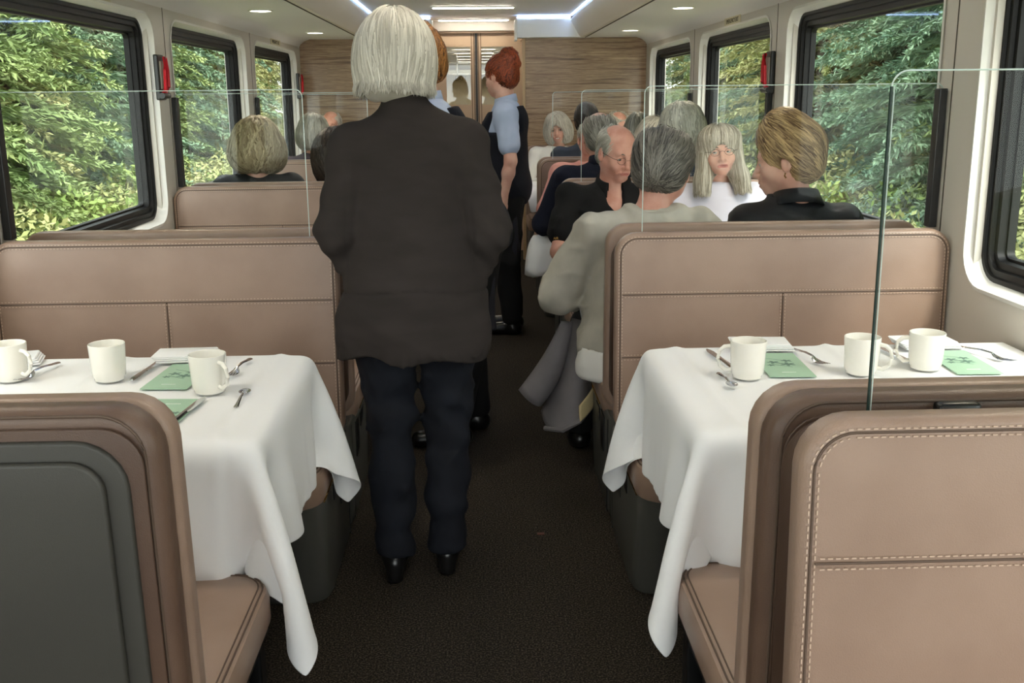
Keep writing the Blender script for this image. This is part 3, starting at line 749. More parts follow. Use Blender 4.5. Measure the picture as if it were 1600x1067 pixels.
# embankments
for s in (-1, 1):
    v = []; f = []; nxg, nyg = 14, 60
    for i in range(nxg):
        for j in range(nyg):
            x = 2.0+i*2.2; y = -16+j*1.4; z = -1.2 + max(0, (x-4.5))*.16 + .25*math.sin(x*.9+y*.5)*.5
            v.append((s*x, y, z))
    f = [(i*nyg+j, (i+1)*nyg+j, (i+1)*nyg+j+1, i*nyg+j+1) for i in range(nxg-1) for j in range(nyg-1)]
    o = meshobj('ground_%s' % SIDEN[s], v, f, mat('grass_ground', hexc(96,108,60), .95, col2=hexc(140,132,84), nscale=.8)); tag(o, kind='structure')
def gz(x): return -1.2 + max(0, abs(x)-4.5)*.16
rs = random.Random(11); kinds = ['blue green spruce', 'green pine', 'yellow green larch']
tnum = 0
rows_ = [(6.4, 2.3, .8), (7.8, 2.4, 1.0), (10.8, 2.8, 1.15), (14.5, 3.2, 1.35), (19.5, 4.0, 1.7)]
for s in (-1, 1):
    for ri, (xr, sp, sc) in enumerate(rows_):
        y = 0.5+ri*1.2 + (1.1 if s > 0 else 0); ymax = 9+ xr*3.3
        while y < ymax:
            x = s*(xr+rs.uniform(-.6, .6)); yy = y+rs.uniform(-.5, .5)
            near_mix = rs.random()
            j = (0 if near_mix < (.42 if s > 0 else .20) else 1 if near_mix < .74 else 2)
            i = rs.randrange(3)
            t = empty('conifer_tree', (x, yy, gz(x)), rs.uniform(0, 6.28), '%s beyond the %s windows, %s from the track' % (kinds[j], SIDEN[s], ['first row', 'second row', 'third row', 'fourth row', 'farthest row'][ri]), 'tree', '%s trees %s, row %s' % (kinds[j], SIDEN[s], ['one', 'two', 'three', 'four', 'five'][ri]))
            k_ = sc*rs.uniform(.85, 1.15); t.scale = (k_, k_, k_)
            o = bpy.data.objects.new('foliage', TM[i*3+j]); COL.objects.link(o); o.parent = t
            if tnum == 0: tr0 = trunk.build('trunk', M_bark, t, True)
            else: tr = tr0.copy(); COL.objects.link(tr); tr.parent = t
            tnum += 1; y += sp*rs.uniform(.8, 1.25)
    for q in range(26):
        x = s*rs.uniform(4.2, 5.6); y = 1.0+q*.95
        o = bpy.data.objects.new('shrub', BM[q % 2]); COL.objects.link(o); o.location = (x, y, gz(x)); o.rotation_euler = (0,0,rs.uniform(0,6)); z_ = rs.uniform(.8, 1.25); o.scale = (z_, z_, z_)
        tag(o, '%s leafy shrub beside the track outside the %s windows' % (['green', 'yellow green'][q % 2], SIDEN[s]), 'shrub', '%s trackside shrubs %s' % (['green', 'yellow green'][q % 2], SIDEN[s]))
# ================================================================== people: signed-distance modelling
def smin(a, b, k):
    if k <= 0: return np.minimum(a, b)
    h = np.maximum(k-np.abs(a-b), 0)/k; return np.minimum(a, b) - h*h*k*.25
def smax(a, b, k): return -smin(-a, -b, k)
V3 = lambda *a: np.array(a, dtype=float)
class Prim:
    __slots__ = ('fn', 'lo', 'hi', 'op', 'k')
    def __init__(s, fn, lo, hi, op='add', k=.02): s.fn, s.lo, s.hi, s.op, s.k = fn, np.array(lo, float), np.array(hi, float), op, k
def cone(a, b, ra, rb, k=.02, op='add'):
    a, b = V3(*a), V3(*b); ab = b-a; L2 = max(ab@ab, 1e-9)
    def fn(p):
        pa = p-a; t = np.clip(pa@ab/L2, 0, 1); return np.linalg.norm(pa - t[..., None]*ab, axis=-1) - (ra+(rb-ra)*t)
    r = max(ra, rb); return Prim(fn, np.minimum(a, b)-r, np.maximum(a, b)+r, op, k)
def ell(c, r, Rm=None, k=.02, op='add'):
    c = V3(*c); r = V3(*r); Rm = np.eye(3) if Rm is None else Rm
    def fn(p):
        q = (p-c)@Rm; k0 = np.linalg.norm(q/r, axis=-1); k1 = np.linalg.norm(q/(r*r), axis=-1)+1e-9; return k0*(k0-1)/k1
    e = np.abs(Rm)@r; return Prim(fn, c-e, c+e, op, k)
def loft(a, b, ws, rx, ry, oy=None, ox=None, ex=None, k=.02, op='add', pw=2.0):
    """elliptical sections rx, ry at distances ws along a->b; ex = local right axis"""
    a, b = V3(*a), V3(*b); n = (b-a)/np.linalg.norm(b-a); ex = V3(1,0,0) if ex is None else V3(*ex); ex = ex-n*(ex@n); ex /= np.linalg.norm(ex); ey = np.cross(n, ex)
    ws = np.array(ws, float); rx = np.array(rx, float); ry = np.array(ry, float); oy = np.zeros(len(ws)) if oy is None else np.array(oy, float); ox = np.zeros(len(ws)) if ox is None else np.array(ox, float)
    fine = np.linspace(ws[0], ws[-1], 60)
    def sm(v):
        q = np.interp(fine, ws, v); 
        for _ in range(3): q[1:-1] = .25*q[:-2]+.5*q[1:-1]+.25*q[2:]
        return q
    RX, RY, OY, OX = sm(rx), sm(ry), sm(oy), sm(ox)
    def fn(p):
        q = p-a; w_ = q@n; X = np.interp(w_, fine, RX); Y = np.interp(w_, fine, RY); u = q@ex-np.interp(w_, fine, OX); v = q@ey-np.interp(w_, fine, OY)
        d = ((np.abs(u/X)**pw+np.abs(v/Y)**pw)**(1/pw)-1)*np.minimum(X, Y)
        return np.maximum(d, np.maximum(w_-ws[-1], ws[0]-w_))
    A, B = a+n*ws[0], a+n*ws[-1]; m = max(rx.max()+np.abs(ox).max(), ry.max()+np.abs(oy).max())
    return Prim(fn, np.minimum(A, B)-m, np.maximum(A, B)+m, op, k)
def half(c, n, op='cut', k=.004):
    c, n = V3(*c), V3(*n)/np.linalg.norm(n); return Prim(lambda p: (p-c)@n, [-9]*3, [9]*3, op, k)
def evalp(prims, p):
    d = np.full(p.shape[:-1], .2)
    for q in prims:
        v = q.fn(p)
        d = smin(d, v, q.k) if q.op == 'add' else smax(d, -v, q.k) if q.op == 'sub' else smax(d, v, q.k)
    return d
def grid_axis(lo, hi, coarse, fine, fl, fh):
    if fine is None: return np.arange(lo, hi+coarse, coarse)
    a = [lo]; 
    while a[-1] < hi: a.append(a[-1] + (fine if fl-.01 <= a[-1] <= fh+.01 else coarse))
    return np.array(a)
def polygonise(prims, h=.007, fine=None, fbox=None, noise=None):
    adds = [q for q in prims if q.op == 'add']; lo = np.min([q.lo for q in adds], 0)-.03; hi = np.max([q.hi for q in adds], 0)+.03
    ax = [grid_axis(lo[i], hi[i], h, fine, fbox[0][i] if fbox else 0, fbox[1][i] if fbox else 0) for i in range(3)]
    n = [len(a) for a in ax]; D = np.full(n, .05, dtype=np.float32); m = .035
    for q in prims:
        sl_ = tuple(slice(max(0, np.searchsorted(ax[i], q.lo[i]-m)-1), min(n[i], np.searchsorted(ax[i], q.hi[i]+m)+1)) for i in range(3))
        if any(t.stop <= t.start for t in sl_): continue
        g = np.stack(np.meshgrid(*[ax[i][sl_[i]] for i in range(3)], indexing='ij'), -1); v = q.fn(g).astype(np.float32); d = D[sl_]
        D[sl_] = smin(d, v, q.k) if q.op == 'add' else smax(d, -v, q.k) if q.op == 'sub' else smax(d, v, q.k)
    if noise is not None:
        sel = np.abs(D) < .03; I = np.argwhere(sel); pts = np.stack([ax[i][I[:, i]] for i in range(3)], -1); D[sel] += noise(pts).astype(np.float32)
    D[0] = D[-1] = .05; D[:, 0] = D[:, -1] = .05; D[:, :, 0] = D[:, :, -1] = .05
    ins = D < 0; nx, ny, nz = n
    c = np.zeros((nx-1, ny-1, nz-1), np.int8)
    for i in (0,1):
        for j in (0,1):
            for k in (0,1): c += ins[i:nx-1+i, j:ny-1+j, k:nz-1+k]
    act = (c > 0) & (c < 8); idx = np.full(act.shape, -1, np.int64); I = np.argwhere(act); idx[act] = np.arange(len(I))
    S = np.zeros((len(I), 3)); N = np.zeros(len(I))
    cor = [(i, j, k) for i in (0,1) for j in (0,1) for k in (0,1)]
    vals = {q: D[I[:, 0]+q[0], I[:, 1]+q[1], I[:, 2]+q[2]] for q in cor}
    posc = {q: np.stack([ax[d][I[:, d]+q[d]] for d in range(3)], -1) for q in cor}
    for a in cor:
        for d in range(3):
            if a[d]: continue
            b = list(a); b[d] = 1; b = tuple(b); va, vb = vals[a], vals[b]; cr = (va < 0) != (vb < 0)
            t = np.where(cr, va/np.where(cr, va-vb, 1), 0)[:, None]; S += np.where(cr[:, None], posc[a]+t*(posc[b]-posc[a]), 0); N += cr
    Vt = S/np.maximum(N, 1)[:, None]; Fq = []
    for d in range(3):
        e1, e2 = [(1,2), (2,0), (0,1)][d]
        s0 = [slice(1, -1)]*3; s0[d] = slice(0, n[d]-1); s1 = list(s0); s1[d] = slice(1, n[d]); a = ins[tuple(s0)]; b = ins[tuple(s1)]
        E_ = np.argwhere(a != b); 
        if not len(E_): continue
        flip = a[tuple(E_.T)]; o = np.array([1, 1, 1]); o[d] = 0; E_ = E_+o
        def cell(u, v): q = E_.copy(); q[:, e1] -= u; q[:, e2] -= v; return idx[q[:, 0], q[:, 1], q[:, 2]]
        Q = np.stack([cell(1,1), cell(0,1), cell(0,0), cell(1,0)], -1); Q[~flip] = Q[~flip][:, ::-1]; Fq.append(Q)
    return Vt, np.concatenate(Fq)
def wrinkle(amp, fr=28, seed=0, zs=.35):
    rs = np.random.RandomState(seed); Ks = [(rs.randn(3)*np.array([1, 1, zs*2])*fr*(.6+.8*rs.rand()), rs.rand()*6.3) for _ in range(6)]
    K2 = rs.randn(4, 3)*np.array([1, 1, 1.6])*fr*1.3; P2 = rs.rand(4)*6.3
    def f(p):
        w1 = np.sin(p@np.array([7, 9, 5.])+seed)*.6; s_ = 0; r_ = 0
        for K, ph in Ks: s_ = s_ + np.sin(p@K+ph+w1*2)
        for K, ph in zip(K2, P2): r_ = r_ + 1-2*np.abs(np.sin((p@K+ph+w1*3+.5*np.sin(p@K[[1, 2, 0]]))*.5))
        return s_*amp/2.6 - np.maximum(r_, 0)*amp*.42
    return f
def rotm(yaw=0, pitch=0, roll=0):
    """head frame: columns = right, forward, up. yaw + = turn to own left, pitch + = look up, roll + = tilt to own right"""
    cy, sy = math.cos(yaw), math.sin(yaw); cp, sp = math.cos(pitch), math.sin(pitch); cr, sr = math.cos(roll), math.sin(roll)
    Rz = np.array([[cy, -sy, 0], [sy, cy, 0], [0, 0, 1]]); Rx = np.array([[1, 0, 0], [0, cp, -sp], [0, sp, cp]]); Ry = np.array([[cr, 0, sr], [0, 1, 0], [-sr, 0, cr]])
    return Rz@Rx@Ry
class Frame:
    def __init__(s, c, Rm, sc=1): s.c, s.R, s.s = V3(*c), Rm, sc
    def __call__(s, x, y, z): return s.c + s.R@V3(x, y, z)*s.s
    def ell(s, c, r, k=.02, op='add', tilt=0):
        Rm = s.R
        if tilt: ct, st = math.cos(tilt), math.sin(tilt); Rm = Rm@np.array([[1, 0, 0], [0, ct, -st], [0, st, ct]])
        return ell(s(*c), V3(*r)*s.s, Rm, k*s.s, op)
    def cone(s, a, b, ra, rb, k=.01, op='add'): return cone(s(*a), s(*b), ra*s.s, rb*s.s, k*s.s, op)
def head_prims(F_, sex='f', smile=0, mouth=0, jaw=1.0, fat=0, ears=True, old=1):
    q = []
    q.append(F_.ell((0, -.014, .042), (.074, .094, .080), .02)); q.append(F_.ell((0, .032, .012), (.064, .058, .082), .025))
    q.append(F_.ell((0, .036, -.050), ((.053+.006*fat)*jaw, .050, .050), .03)); q.append(F_.ell((0, .074, -.088), (.024*jaw, .018, .018), .025))
    for s in (-1, 1): q.append(F_.ell((s*.037, .062, -.026+.004*smile), (.026+.003*smile, .024, .026), .02)); q.append(F_.ell((s*.05, .005, -.045), (.020, .03, .03), .03))
    q.append(F_.cone((-.036, .078, .028), (.036, .078, .028), .0125, .0125, .018))
    for s in (-1, 1): q.append(F_.ell((s*.031, .099, .006), (.019, .016, .0125), .012, 'sub'))
    for s in (-1, 1): q.append(F_.ell((s*.031, .0765, .006), (.0138, .0132, .0125), .004)); 
    q.append(F_.cone((0, .087, .018), (0, .110, -.026), .0075, .0105, .012)); q.append(F_.ell((0, .113, -.030), (.0115, .010, .009), .008))
    for s in (-1, 1): q.append(F_.ell((s*.0125, .101, -.033), (.008, .010, .007), .006)); q.append(F_.ell((s*.0065, .106, -.041), (.0035, .004, .004), .003, 'sub'))
    wd = .025+.006*smile
    q.append(F_.ell((0, .083, -.058), (.034, .020, .022), .02)); q.append(F_.ell((0, .0985, -.0565+.001*smile), (wd, .0075, .0050), .006)); q.append(F_.ell((0, .0965, -.0675), (wd*.85, .0080, .0062), .006))
    mo = .0016+.006*mouth; q.append(F_.ell((0, .106, -.0615), (wd*.9, .009+.004*mouth, mo), .003, 'sub'))
    for s in (-1, 1):
        q.append(F_.cone((s*.020, .104, -.036), (s*(.036+.004*smile), .088, -.060), .0022*old, .0020*old, .006, 'sub'))
    if ears:
        for s in (-1, 1): q.append(F_.ell((s*.080, -.006, -.006), (.0075, .019, .032), .008, tilt=.2)); q.append(F_.ell((s*.088, -.003, -.002), (.006, .010, .019), .004, 'sub', tilt=.2))
    return q
def hand_prims(wr, d, palm, spread=.12, curl=.5, right=1, s=1.0):
    """wr wrist point, d unit direction of the hand, palm = palm normal direction"""
    d = V3(*d)/np.linalg.norm(d); pn = V3(*palm); pn = pn-d*(pn@d); pn /= np.linalg.norm(pn); sd = np.cross(d, pn)*right; wr = V3(*wr); q = []
    Rm = np.stack([sd, d, pn], 1)
    q.append(ell(wr+d*.045*s, V3(.040, .052, .016)*s, Rm, .012)); q.append(cone(wr-d*.01, wr+d*.03*s, .026*s, .028*s, .015))
    for i, (off, L) in enumerate(((-.027, .062), (-.009, .073), (.009, .077), (.027, .070))):
        b = wr + d*(.082-.004*abs(i-2))*s + sd*off*s; dr = d*math.cos(spread*0) + sd*off*2.2; c = curl*(1.1-.1*i)
        p0 = b; 
        for j, fr in enumerate((.45, .32, .23)):
            ang = c*(j+.6)*.6; dd = (dr*math.cos(ang)+pn*math.sin(ang)); dd /= np.linalg.norm(dd); p1 = p0+dd*L*fr*s; q.append(cone(p0, p1, (.0092-.0008*j)*s, (.0085-.0008*j)*s, .004)); p0 = p1
    b = wr + d*.028*s + sd*.030*s; dd = d*.75+sd*.6+pn*.35; dd /= np.linalg.norm(dd); p1 = b+dd*.036*s; q.append(cone(b, p1, .013*s, .0105*s, .01)); d2 = dd+d*.5+pn*.2; d2 /= np.linalg.norm(d2); q.append(cone(p1, p1+d2*.030*s, .0105*s, .008*s, .004))
    return q
def skin_mat(n, c, c2, r=.48): return mat(n, c, r, bump=.15, bscale=350, col2=c2, nscale=14, sub=.05, spec=.35)
SK1 = skin_mat('skin_fair', hexc(216,174,154), hexc(202,152,134)); SK2 = skin_mat('skin_ruddy', hexc(212,164,146), hexc(196,140,122)); SK3 = skin_mat('skin_pale', hexc(226,188,170), hexc(212,164,148))
M_lip = mat('lips', hexc(178,98,92), .4); M_lip2 = mat('lips_pale', hexc(188,122,110), .45); M_eye = mat('eye_white', hexc(190,182,174), .2); M_iris = mat('iris', hexc(60,66,66), .1); M_teeth = mat('teeth', hexc(240,236,226), .3)
def hair_mat(name, c1, c2, rough=.45):
    if name in _M: return _M[name]
    m = mat(name, c1, rough, spec=.4, bump=.35, bscale=60, stretch=(6, 6, 1)); n = m.node_tree.nodes; l = m.node_tree.links
    at = n.new('ShaderNodeAttribute'); at.attribute_name = 'v'; r = n.new('ShaderNodeValToRGB'); r.color_ramp.elements[0].color = c1; r.color_ramp.elements[1].color = c2
    l.new(at.outputs['Fac'], r.inputs[0]); l.new(r.outputs[0], n['Principled BSDF'].inputs['Base Color']); return m
def strands(hp, flow, n, steps, ds, rad, seed, roots, off=.002, wave=0, wfr=30, lift=0, keep=None, cut=None, jitter=.14):
    """fine locks traced over the hair surface: returns verts, faces, value"""
    rs = np.random.RandomState(seed); r = roots[rs.randint(len(roots), size=n)] + rs.randn(n, 3)*.002
    p = r.copy(); path = []; cl = np.sin(r@np.array([95, 71, 29.])+2*np.sin(r@np.array([31, -52, 20.])))*.5+.5; val = np.clip(rs.rand(n)**1.2*.65 + .5*cl*cl, 0, 1); ph = rs.rand(n, 3)*6.3; e = .002; jit = rs.randn(n, 3)*jitter
    lev = off + rs.rand(n)*.005 + lift*rs.rand(n); prev = None
    def grad(p_):
        g = np.stack([evalp(hp, p_+np.eye(3)[i]*e)-evalp(hp, p_-np.eye(3)[i]*e) for i in range(3)], -1); return g/(np.linalg.norm(g, axis=-1, keepdims=True)+1e-9)
    for j in range(steps+1):
        g = grad(p); d = evalp(hp, p)[:, None]; 
        fr_ = np.ones((n, 1)) if cut is None else (cut(p)[:, None] > 0).astype(float)
        p = p-g*np.clip(d-lev[:, None], -.02, .02)*fr_; path.append((p.copy(), g))
        f = flow(p) + jit + (wave*np.sin(j*wfr*ds + ph) if wave else 0)
        f = f-g*np.sum(f*g, -1, keepdims=True)*fr_ + g*(1-fr_)*.12; f /= np.linalg.norm(f, axis=-1, keepdims=True)+1e-9
        if prev is not None: f = f*.5+prev*.5; f /= np.linalg.norm(f, axis=-1, keepdims=True)+1e-9
        prev = f; p = p+f*ds*(.8+.4*rs.rand(n))[:, None]*(fr_*.86+.14)
    Vv = []; Ff = []; vals = []; S = steps+1
    for j in range(S):
        c, g = path[j]; t = path[min(j+1, S-1)][0]-path[max(j-1, 0)][0]; t /= np.linalg.norm(t, axis=-1, keepdims=True)+1e-9; b = np.cross(g, t); rr = rad*(1-.85*(j/steps)**3)*(.45 if j == 0 else 1)
        Vv.append(np.stack([c-b*rr*1.5, c+g*rr, c+b*rr*1.5], 1)); vals.append(np.repeat(val[:, None], 3, 1))
    Vv = np.stack(Vv, 1); vals = np.stack(vals, 1)    # n,S,3,3
    base = (np.arange(n)*S*3)[:, None, None]; jj = (np.arange(S-1)*3)[None, :, None]
    q = np.array([[0, 1, 4, 3], [1, 2, 5, 4]]); Ff = (base[..., None]+jj[..., None]+q[None, None]).reshape(-1, 4)
    return Vv.reshape(-1, 3), Ff, vals.reshape(-1)
def make_hair(name, hp, flow, m, parent, n=900, steps=9, ds=.012, rad=.0016, seed=1, wave=0, wfr=60, h=.006, off=.001, lift=.004, rootsel=None, base_noise=None, loc=(0,0,0), cut=None, jitter=.14):
    V0, F0 = polygonise(hp, h, noise=base_noise)
    roots = V0 if rootsel is None else V0[rootsel(V0)]
    if len(roots) < 10: roots = V0
    V1, F1, a1 = strands(hp, flow, n, steps, ds, rad, seed, roots, off, wave, wfr, lift, None, cut, jitter)
    a0 = np.full(len(V0), .12)
    V = np.concatenate([V0, V1]); 
    me = bpy.data.meshes.new(name); me.from_pydata(V.tolist(), [], np.concatenate([F0, F1+len(V0)]).tolist()); me.materials.append(m)
    me.polygons.foreach_set('use_smooth', [True]*len(me.polygons)); a = me.attributes.new('v', 'FLOAT', 'POINT'); a.data.foreach_set('value', np.concatenate([a0, a1]).astype(np.float32)); me.update()
    o = bpy.data.objects.new(name, me); COL.objects.link(o); o.parent = parent; return o
def unit(v): v = V3(*v); return v/np.linalg.norm(v)
ARM = dict(ua=.285, fa=.25)
def seated(b=1.0, **kw):
    """joints of a seated figure, local frame: +y forward, +x own right, z up; pelvis above the origin"""
    J = dict(pel=V3(0, .02, .535), neck=V3(0, .00, 1.035), head=V3(0, .035, 1.185), hR=V3(.09, .05, .52), hL=V3(-.09, .05, .52), kR=V3(.11, .43, .53), kL=V3(-.11, .43, .53), aR=V3(.11, .34, .09), aL=V3(-.11, .34, .09),
             sR=V3(.175, -.01, .965), sL=V3(-.175, -.01, .965), eR=V3(.235, .06, .70), eL=V3(-.235, .06, .70), wR=V3(.14, .28, .76), wL=V3(-.14, .28, .76), hdR=V3(-.3, 1, .0), hdL=V3(.3, 1, .0), pnR=V3(0, 0, -1), pnL=V3(0, 0, -1))
    J.update(kw)
    if 'tuck' in J:
        for a, t in (('R', 1), ('L', -1)): J['e'+a] = J['e'+a]*V3(.80, 1, 1)
    return J
def standing(**kw):
    J = dict(pel=V3(0, 0, .92), neck=V3(0, 0, 1.42), head=V3(0, .03, 1.57), hR=V3(.09, 0, .90), hL=V3(-.09, 0, .90), kR=V3(.10, .02, .49), kL=V3(-.10, .02, .49), aR=V3(.10, -.02, .085), aL=V3(-.10, -.02, .085),
             sR=V3(.175, -.01, 1.36), sL=V3(-.175, -.01, 1.36), eR=V3(.24, -.03, 1.09), eL=V3(-.24, -.03, 1.09), wR=V3(.25, .06, .85), wL=V3(-.25, .06, .85), hdR=V3(0, .3, -1), hdL=V3(0, .3, -1), pnR=V3(-1, 0, 0), pnL=V3(1, 0, 0))
    J.update(kw); return J
def torso_prim(J, inf=0, fat=0, bust=0, k=.03, w0=-.10, w1=None, shw=1.0):
    a, b = J['pel'], J['neck']; L = np.linalg.norm(b-a); s = L/.5
    ws = np.array([-.12, -.07, 0, .10, .20, .30, .38, .44, .48, .51])*s
    rx = np.array([.10, .165, .178, .158, .150, .165, .165, .14, .10, .06])*(1+.25*fat*np.array([.5, .9, 1, 1.2, 1.1, .5, .2, 0, 0, 0]))*np.array([1]*5+[shw]*3+[1, 1])+inf
    ry = np.array([.08, .110, .120, .108, .105, .118, .112, .09, .07, .055])*(1+.45*fat*np.array([.3, .7, 1, 1.5, 1.2, .5, .1, 0, 0, 0]))+inf
    oy = np.array([0, 0, .0, .01, .01, .015+bust*.5, .01, .0, -.005, 0]) + fat*.03*np.array([0, 0, .5, 1, 1, .5, 0, 0, 0, 0])
    ex = V3(*(J['sR']-J['sL'])); return loft(a, b, ws, rx, ry, oy, None, ex, k)
def body_prims(J, Hf, fat=0, bust=0, sex='f', hands=True, legs=True, neck_r=.052, **hk):
    q = [torso_prim(J, -.012, fat, bust)]
    q.append(cone(J['neck']+V3(0, 0, -.02), Hf(0, -.012, -.03), neck_r*1.12, neck_r, .03))
    for s, t in (('R', 1), ('L', -1)):
        q.append(cone(J['neck']-V3(0, 0, .055), J['s'+s], .05, .052, .04)); q.append(cone(J['s'+s], J['e'+s], .047+.01*fat, .038, .02)); q.append(cone(J['e'+s], J['w'+s], .038, .025, .015))
        q.append(cone(J['e'+s]*.7+J['w'+s]*.3, J['e'+s]*.7+J['w'+s]*.3+V3(0,0,.001), .040, .040, .02))
        if hands: q += hand_prims(J['w'+s], J['hd'+s], J['pn'+s], right=t if True else 1)
        if legs:
            q.append(cone(J['h'+s], J['k'+s], .082, .056, .03)); q.append(cone(J['k'+s], J['a'+s], .053, .034, .02)); fw = unit((J['k'+s]-J['h'+s])*V3(1, 1, 0)+V3(0, .25, 0)); q.append(cone(J['a'+s]-V3(0,0,.035), J['a'+s]+fw*.15-V3(0, 0, .05), .035, .026, .02))
    return q + head_prims(Hf, sex, **hk)
def top_prims(J, inf=.014, fat=0, bust=0, sleeve='long', hem=None, loose=.0, neck_cut=None, ua=1.0, shw=1.0):
    q = [torso_prim(J, inf, fat, bust, shw=shw)]
    for s in 'RL':
        q.append(cone(J['neck']-V3(0, 0, .06), J['s'+s], .062, .066, .05)); S, E_, Wp = J['s'+s], J['e'+s], J['w'+s]
        if sleeve == 'long': q.append(cone(S, E_, .060+loose, .054+loose, .03)); q.append(cone(E_, Wp, .054+loose, .038+loose*.8, .02))
        elif sleeve == 'short': M_ = S*.35+E_*.65; q.append(cone(S, M_, .062+loose, .060+loose, .03)); q.append(half(M_, M_-S)) if False else None
    q = [x for x in q if x is not None]
    if hem is not None: q.append(Prim(lambda p, h_=hem: h_-p[..., 2], [-9]*3, [9]*3, 'cut', .01))
    return q
def dress(name, prims, m, parent, h=.008, amp=.004, fr=22, seed=0, zs=.4, extra=None, fine=None, fbox=None):
    nz = wrinkle(amp, fr, seed, zs); f = (lambda p: nz(p)+extra(p)) if extra else nz
    V, Fc = polygonise(prims, h, fine, fbox, f); return meshobj(name, V, Fc, m, parent)
def face_bits(Hf, body, sex='f', brow=None, glasses=False, lipm=None, teeth=False, look=(0, 0), lids=.12):
    for s in (-1, 1):
        c = Hf(s*.031, .0790, .0055); mb = MB(); bm = bmesh.new(); bmesh.ops.create_uvsphere(bm, u_segments=16, v_segments=12, radius=.0122*Hf.s)
        vs = [tuple(np.array(v.co[:])+c) for v in bm.verts]; fs = [[v.index for v in f.verts] for f in bm.faces]; bm.free()
        d = Hf.R@unit((look[0], 1, look[1])); fm = []
        for f in fs: ctr = np.mean([vs[i] for i in f], 0)-c; fm.append(1 if unit(ctr)@d > .90 else 0)
        meshobj('eye', vs, fs, [M_eye, M_iris], body, True, fm=fm)
        # lids
        n = 9; V = []
        for a0, zz in (((0), 1),):
            for i in range(n):
                t = -1.15+2.3*i/(n-1)
                for el in (lids, .95, 1.5): V.append(tuple(c+Hf.R@(V3(math.sin(t)*math.cos(el), math.cos(t)*math.cos(el), math.sin(el))*.0137*Hf.s)))
        F_ = [(i*3+j, (i+1)*3+j, (i+1)*3+j+1, i*3+j+1) for i in range(n-1) for j in range(2)]
        meshobj('eyelid', V, F_, body.data.materials[0], body)
    if brow:
        for s in (-1, 1):
            mb = MB(); mb.tube([Hf(s*.014, .0925, .0245), Hf(s*.026, .0935, .0285), Hf(s*.038, .0865, .0280), Hf(s*.046, .077, .0235)], [.0022*Hf.s, .0032*Hf.s, .0028*Hf.s, .001*Hf.s], 6); mb.build('eyebrow', brow, body, True)
    if teeth: MB().tube([Hf(-.020, .0935, -.0605), Hf(0, .0995, -.0625), Hf(.020, .0935, -.0605)], .0042*Hf.s, 8).build('teeth', M_teeth, body, True)
    if glasses:
        g = MB()
        for s in (-1, 1):
            pts = [Hf(s*.033+.021*math.cos(t)*1.0, .112-.006*abs(math.cos(t)), .002+.0155*math.sin(t)) for t in np.linspace(0, 2*math.pi, 25)]; g.tube(pts, .0009*Hf.s, 6, False)
            g.tube([Hf(s*.054, .107, .006), Hf(s*.070, .09, .008), Hf(s*.080, .01, .006), Hf(s*.082, -.012, -.006)], .0011*Hf.s, 6)
        g.tube([Hf(-.012, .111, .005), Hf(0, .114, .008), Hf(.012, .111, .005)], .0009*Hf.s, 6)
        G_ = g.build('glasses', mat('glasses_wire', hexc(70,66,64), .25, .8), body, True)
        for s in (-1, 1):
            pts = [Hf(s*.033+.020*math.cos(t), .112-.006*abs(math.cos(t)), .002+.0148*math.sin(t)) for t in np.linspace(0, 2*math.pi, 21)[:-1]]
            meshobj('lens', [tuple(p) for p in pts], [tuple(range(20))], M_pane, G_)
def person_body(J, Hf, loc, rz, skin, label, lipm=None, fine=.0035, coarse=.009, sex='f', **kw):
    pr = body_prims(J, Hf, sex=sex, **kw); fb = (Hf.c-.135, Hf.c+.15)
    V, Fc = polygonise(pr, coarse, fine, fb)
    ctr = V[Fc].mean(1); q = (ctr-Hf.c)@Hf.R/Hf.s; lip = (np.abs(q[:, 0]) < .026) & (q[:, 1] > .088) & (np.abs(q[:, 2]+.0615-.001) < .0085) & (q[:, 2] < -.0515+.0*q[:, 0]) & (np.abs(q[:, 0]) < .026-(np.abs(q[:, 2]+.0615))*.9)
    o = meshobj('person', V, Fc, [skin, lipm or M_lip2], None, fm=lip.astype(int)); o.location = loc; o.rotation_euler = (0, 0, rz)
    tag(o, label, 'person', None); return o
def trousers(J, m, parent, inf=.012, hem=.10, h=.010, fat=0, waist=True, seed=3, amp=.005, shoe=None):
    q = []
    if waist: t = torso_prim(J, inf-.012, fat); q.append(t); q.append(half(J['pel']+V3(0,0,.10), (0,0,1), 'cut'))
    for s in 'RL': q.append(cone(J['h'+s], J['k'+s], .094+inf, .066+inf, .04)); q.append(cone(J['k'+s], J['a'+s]+V3(0,0,.03), .064+inf, .050+inf, .03))
    q = [x for x in q if x is not None]; dress('trousers', q, m, parent, h, amp, 20, seed, .6)
def shoes(J, m, parent, rz=0, heel=.0, h=.006):
    for s in 'RL':
        a = J['a'+s]; fw = unit((J['k'+s]-J['h'+s])*V3(1, 1, 0)+V3(0, .3, 0)); z0 = a[2]-.085
        q = [cone(a-V3(0,0,.02), a-V3(0,0,.045)-fw*.02, .040, .040, .02), cone(a-V3(0,0,.045), a+fw*.165-V3(0,0,.050), .044, .036, .03), Prim(lambda p, z=z0+.004: z-p[..., 2], [-9]*3, [9]*3, 'cut', .004)]
        V, Fc = polygonise(q, h); meshobj('shoe', V, Fc, m, parent)
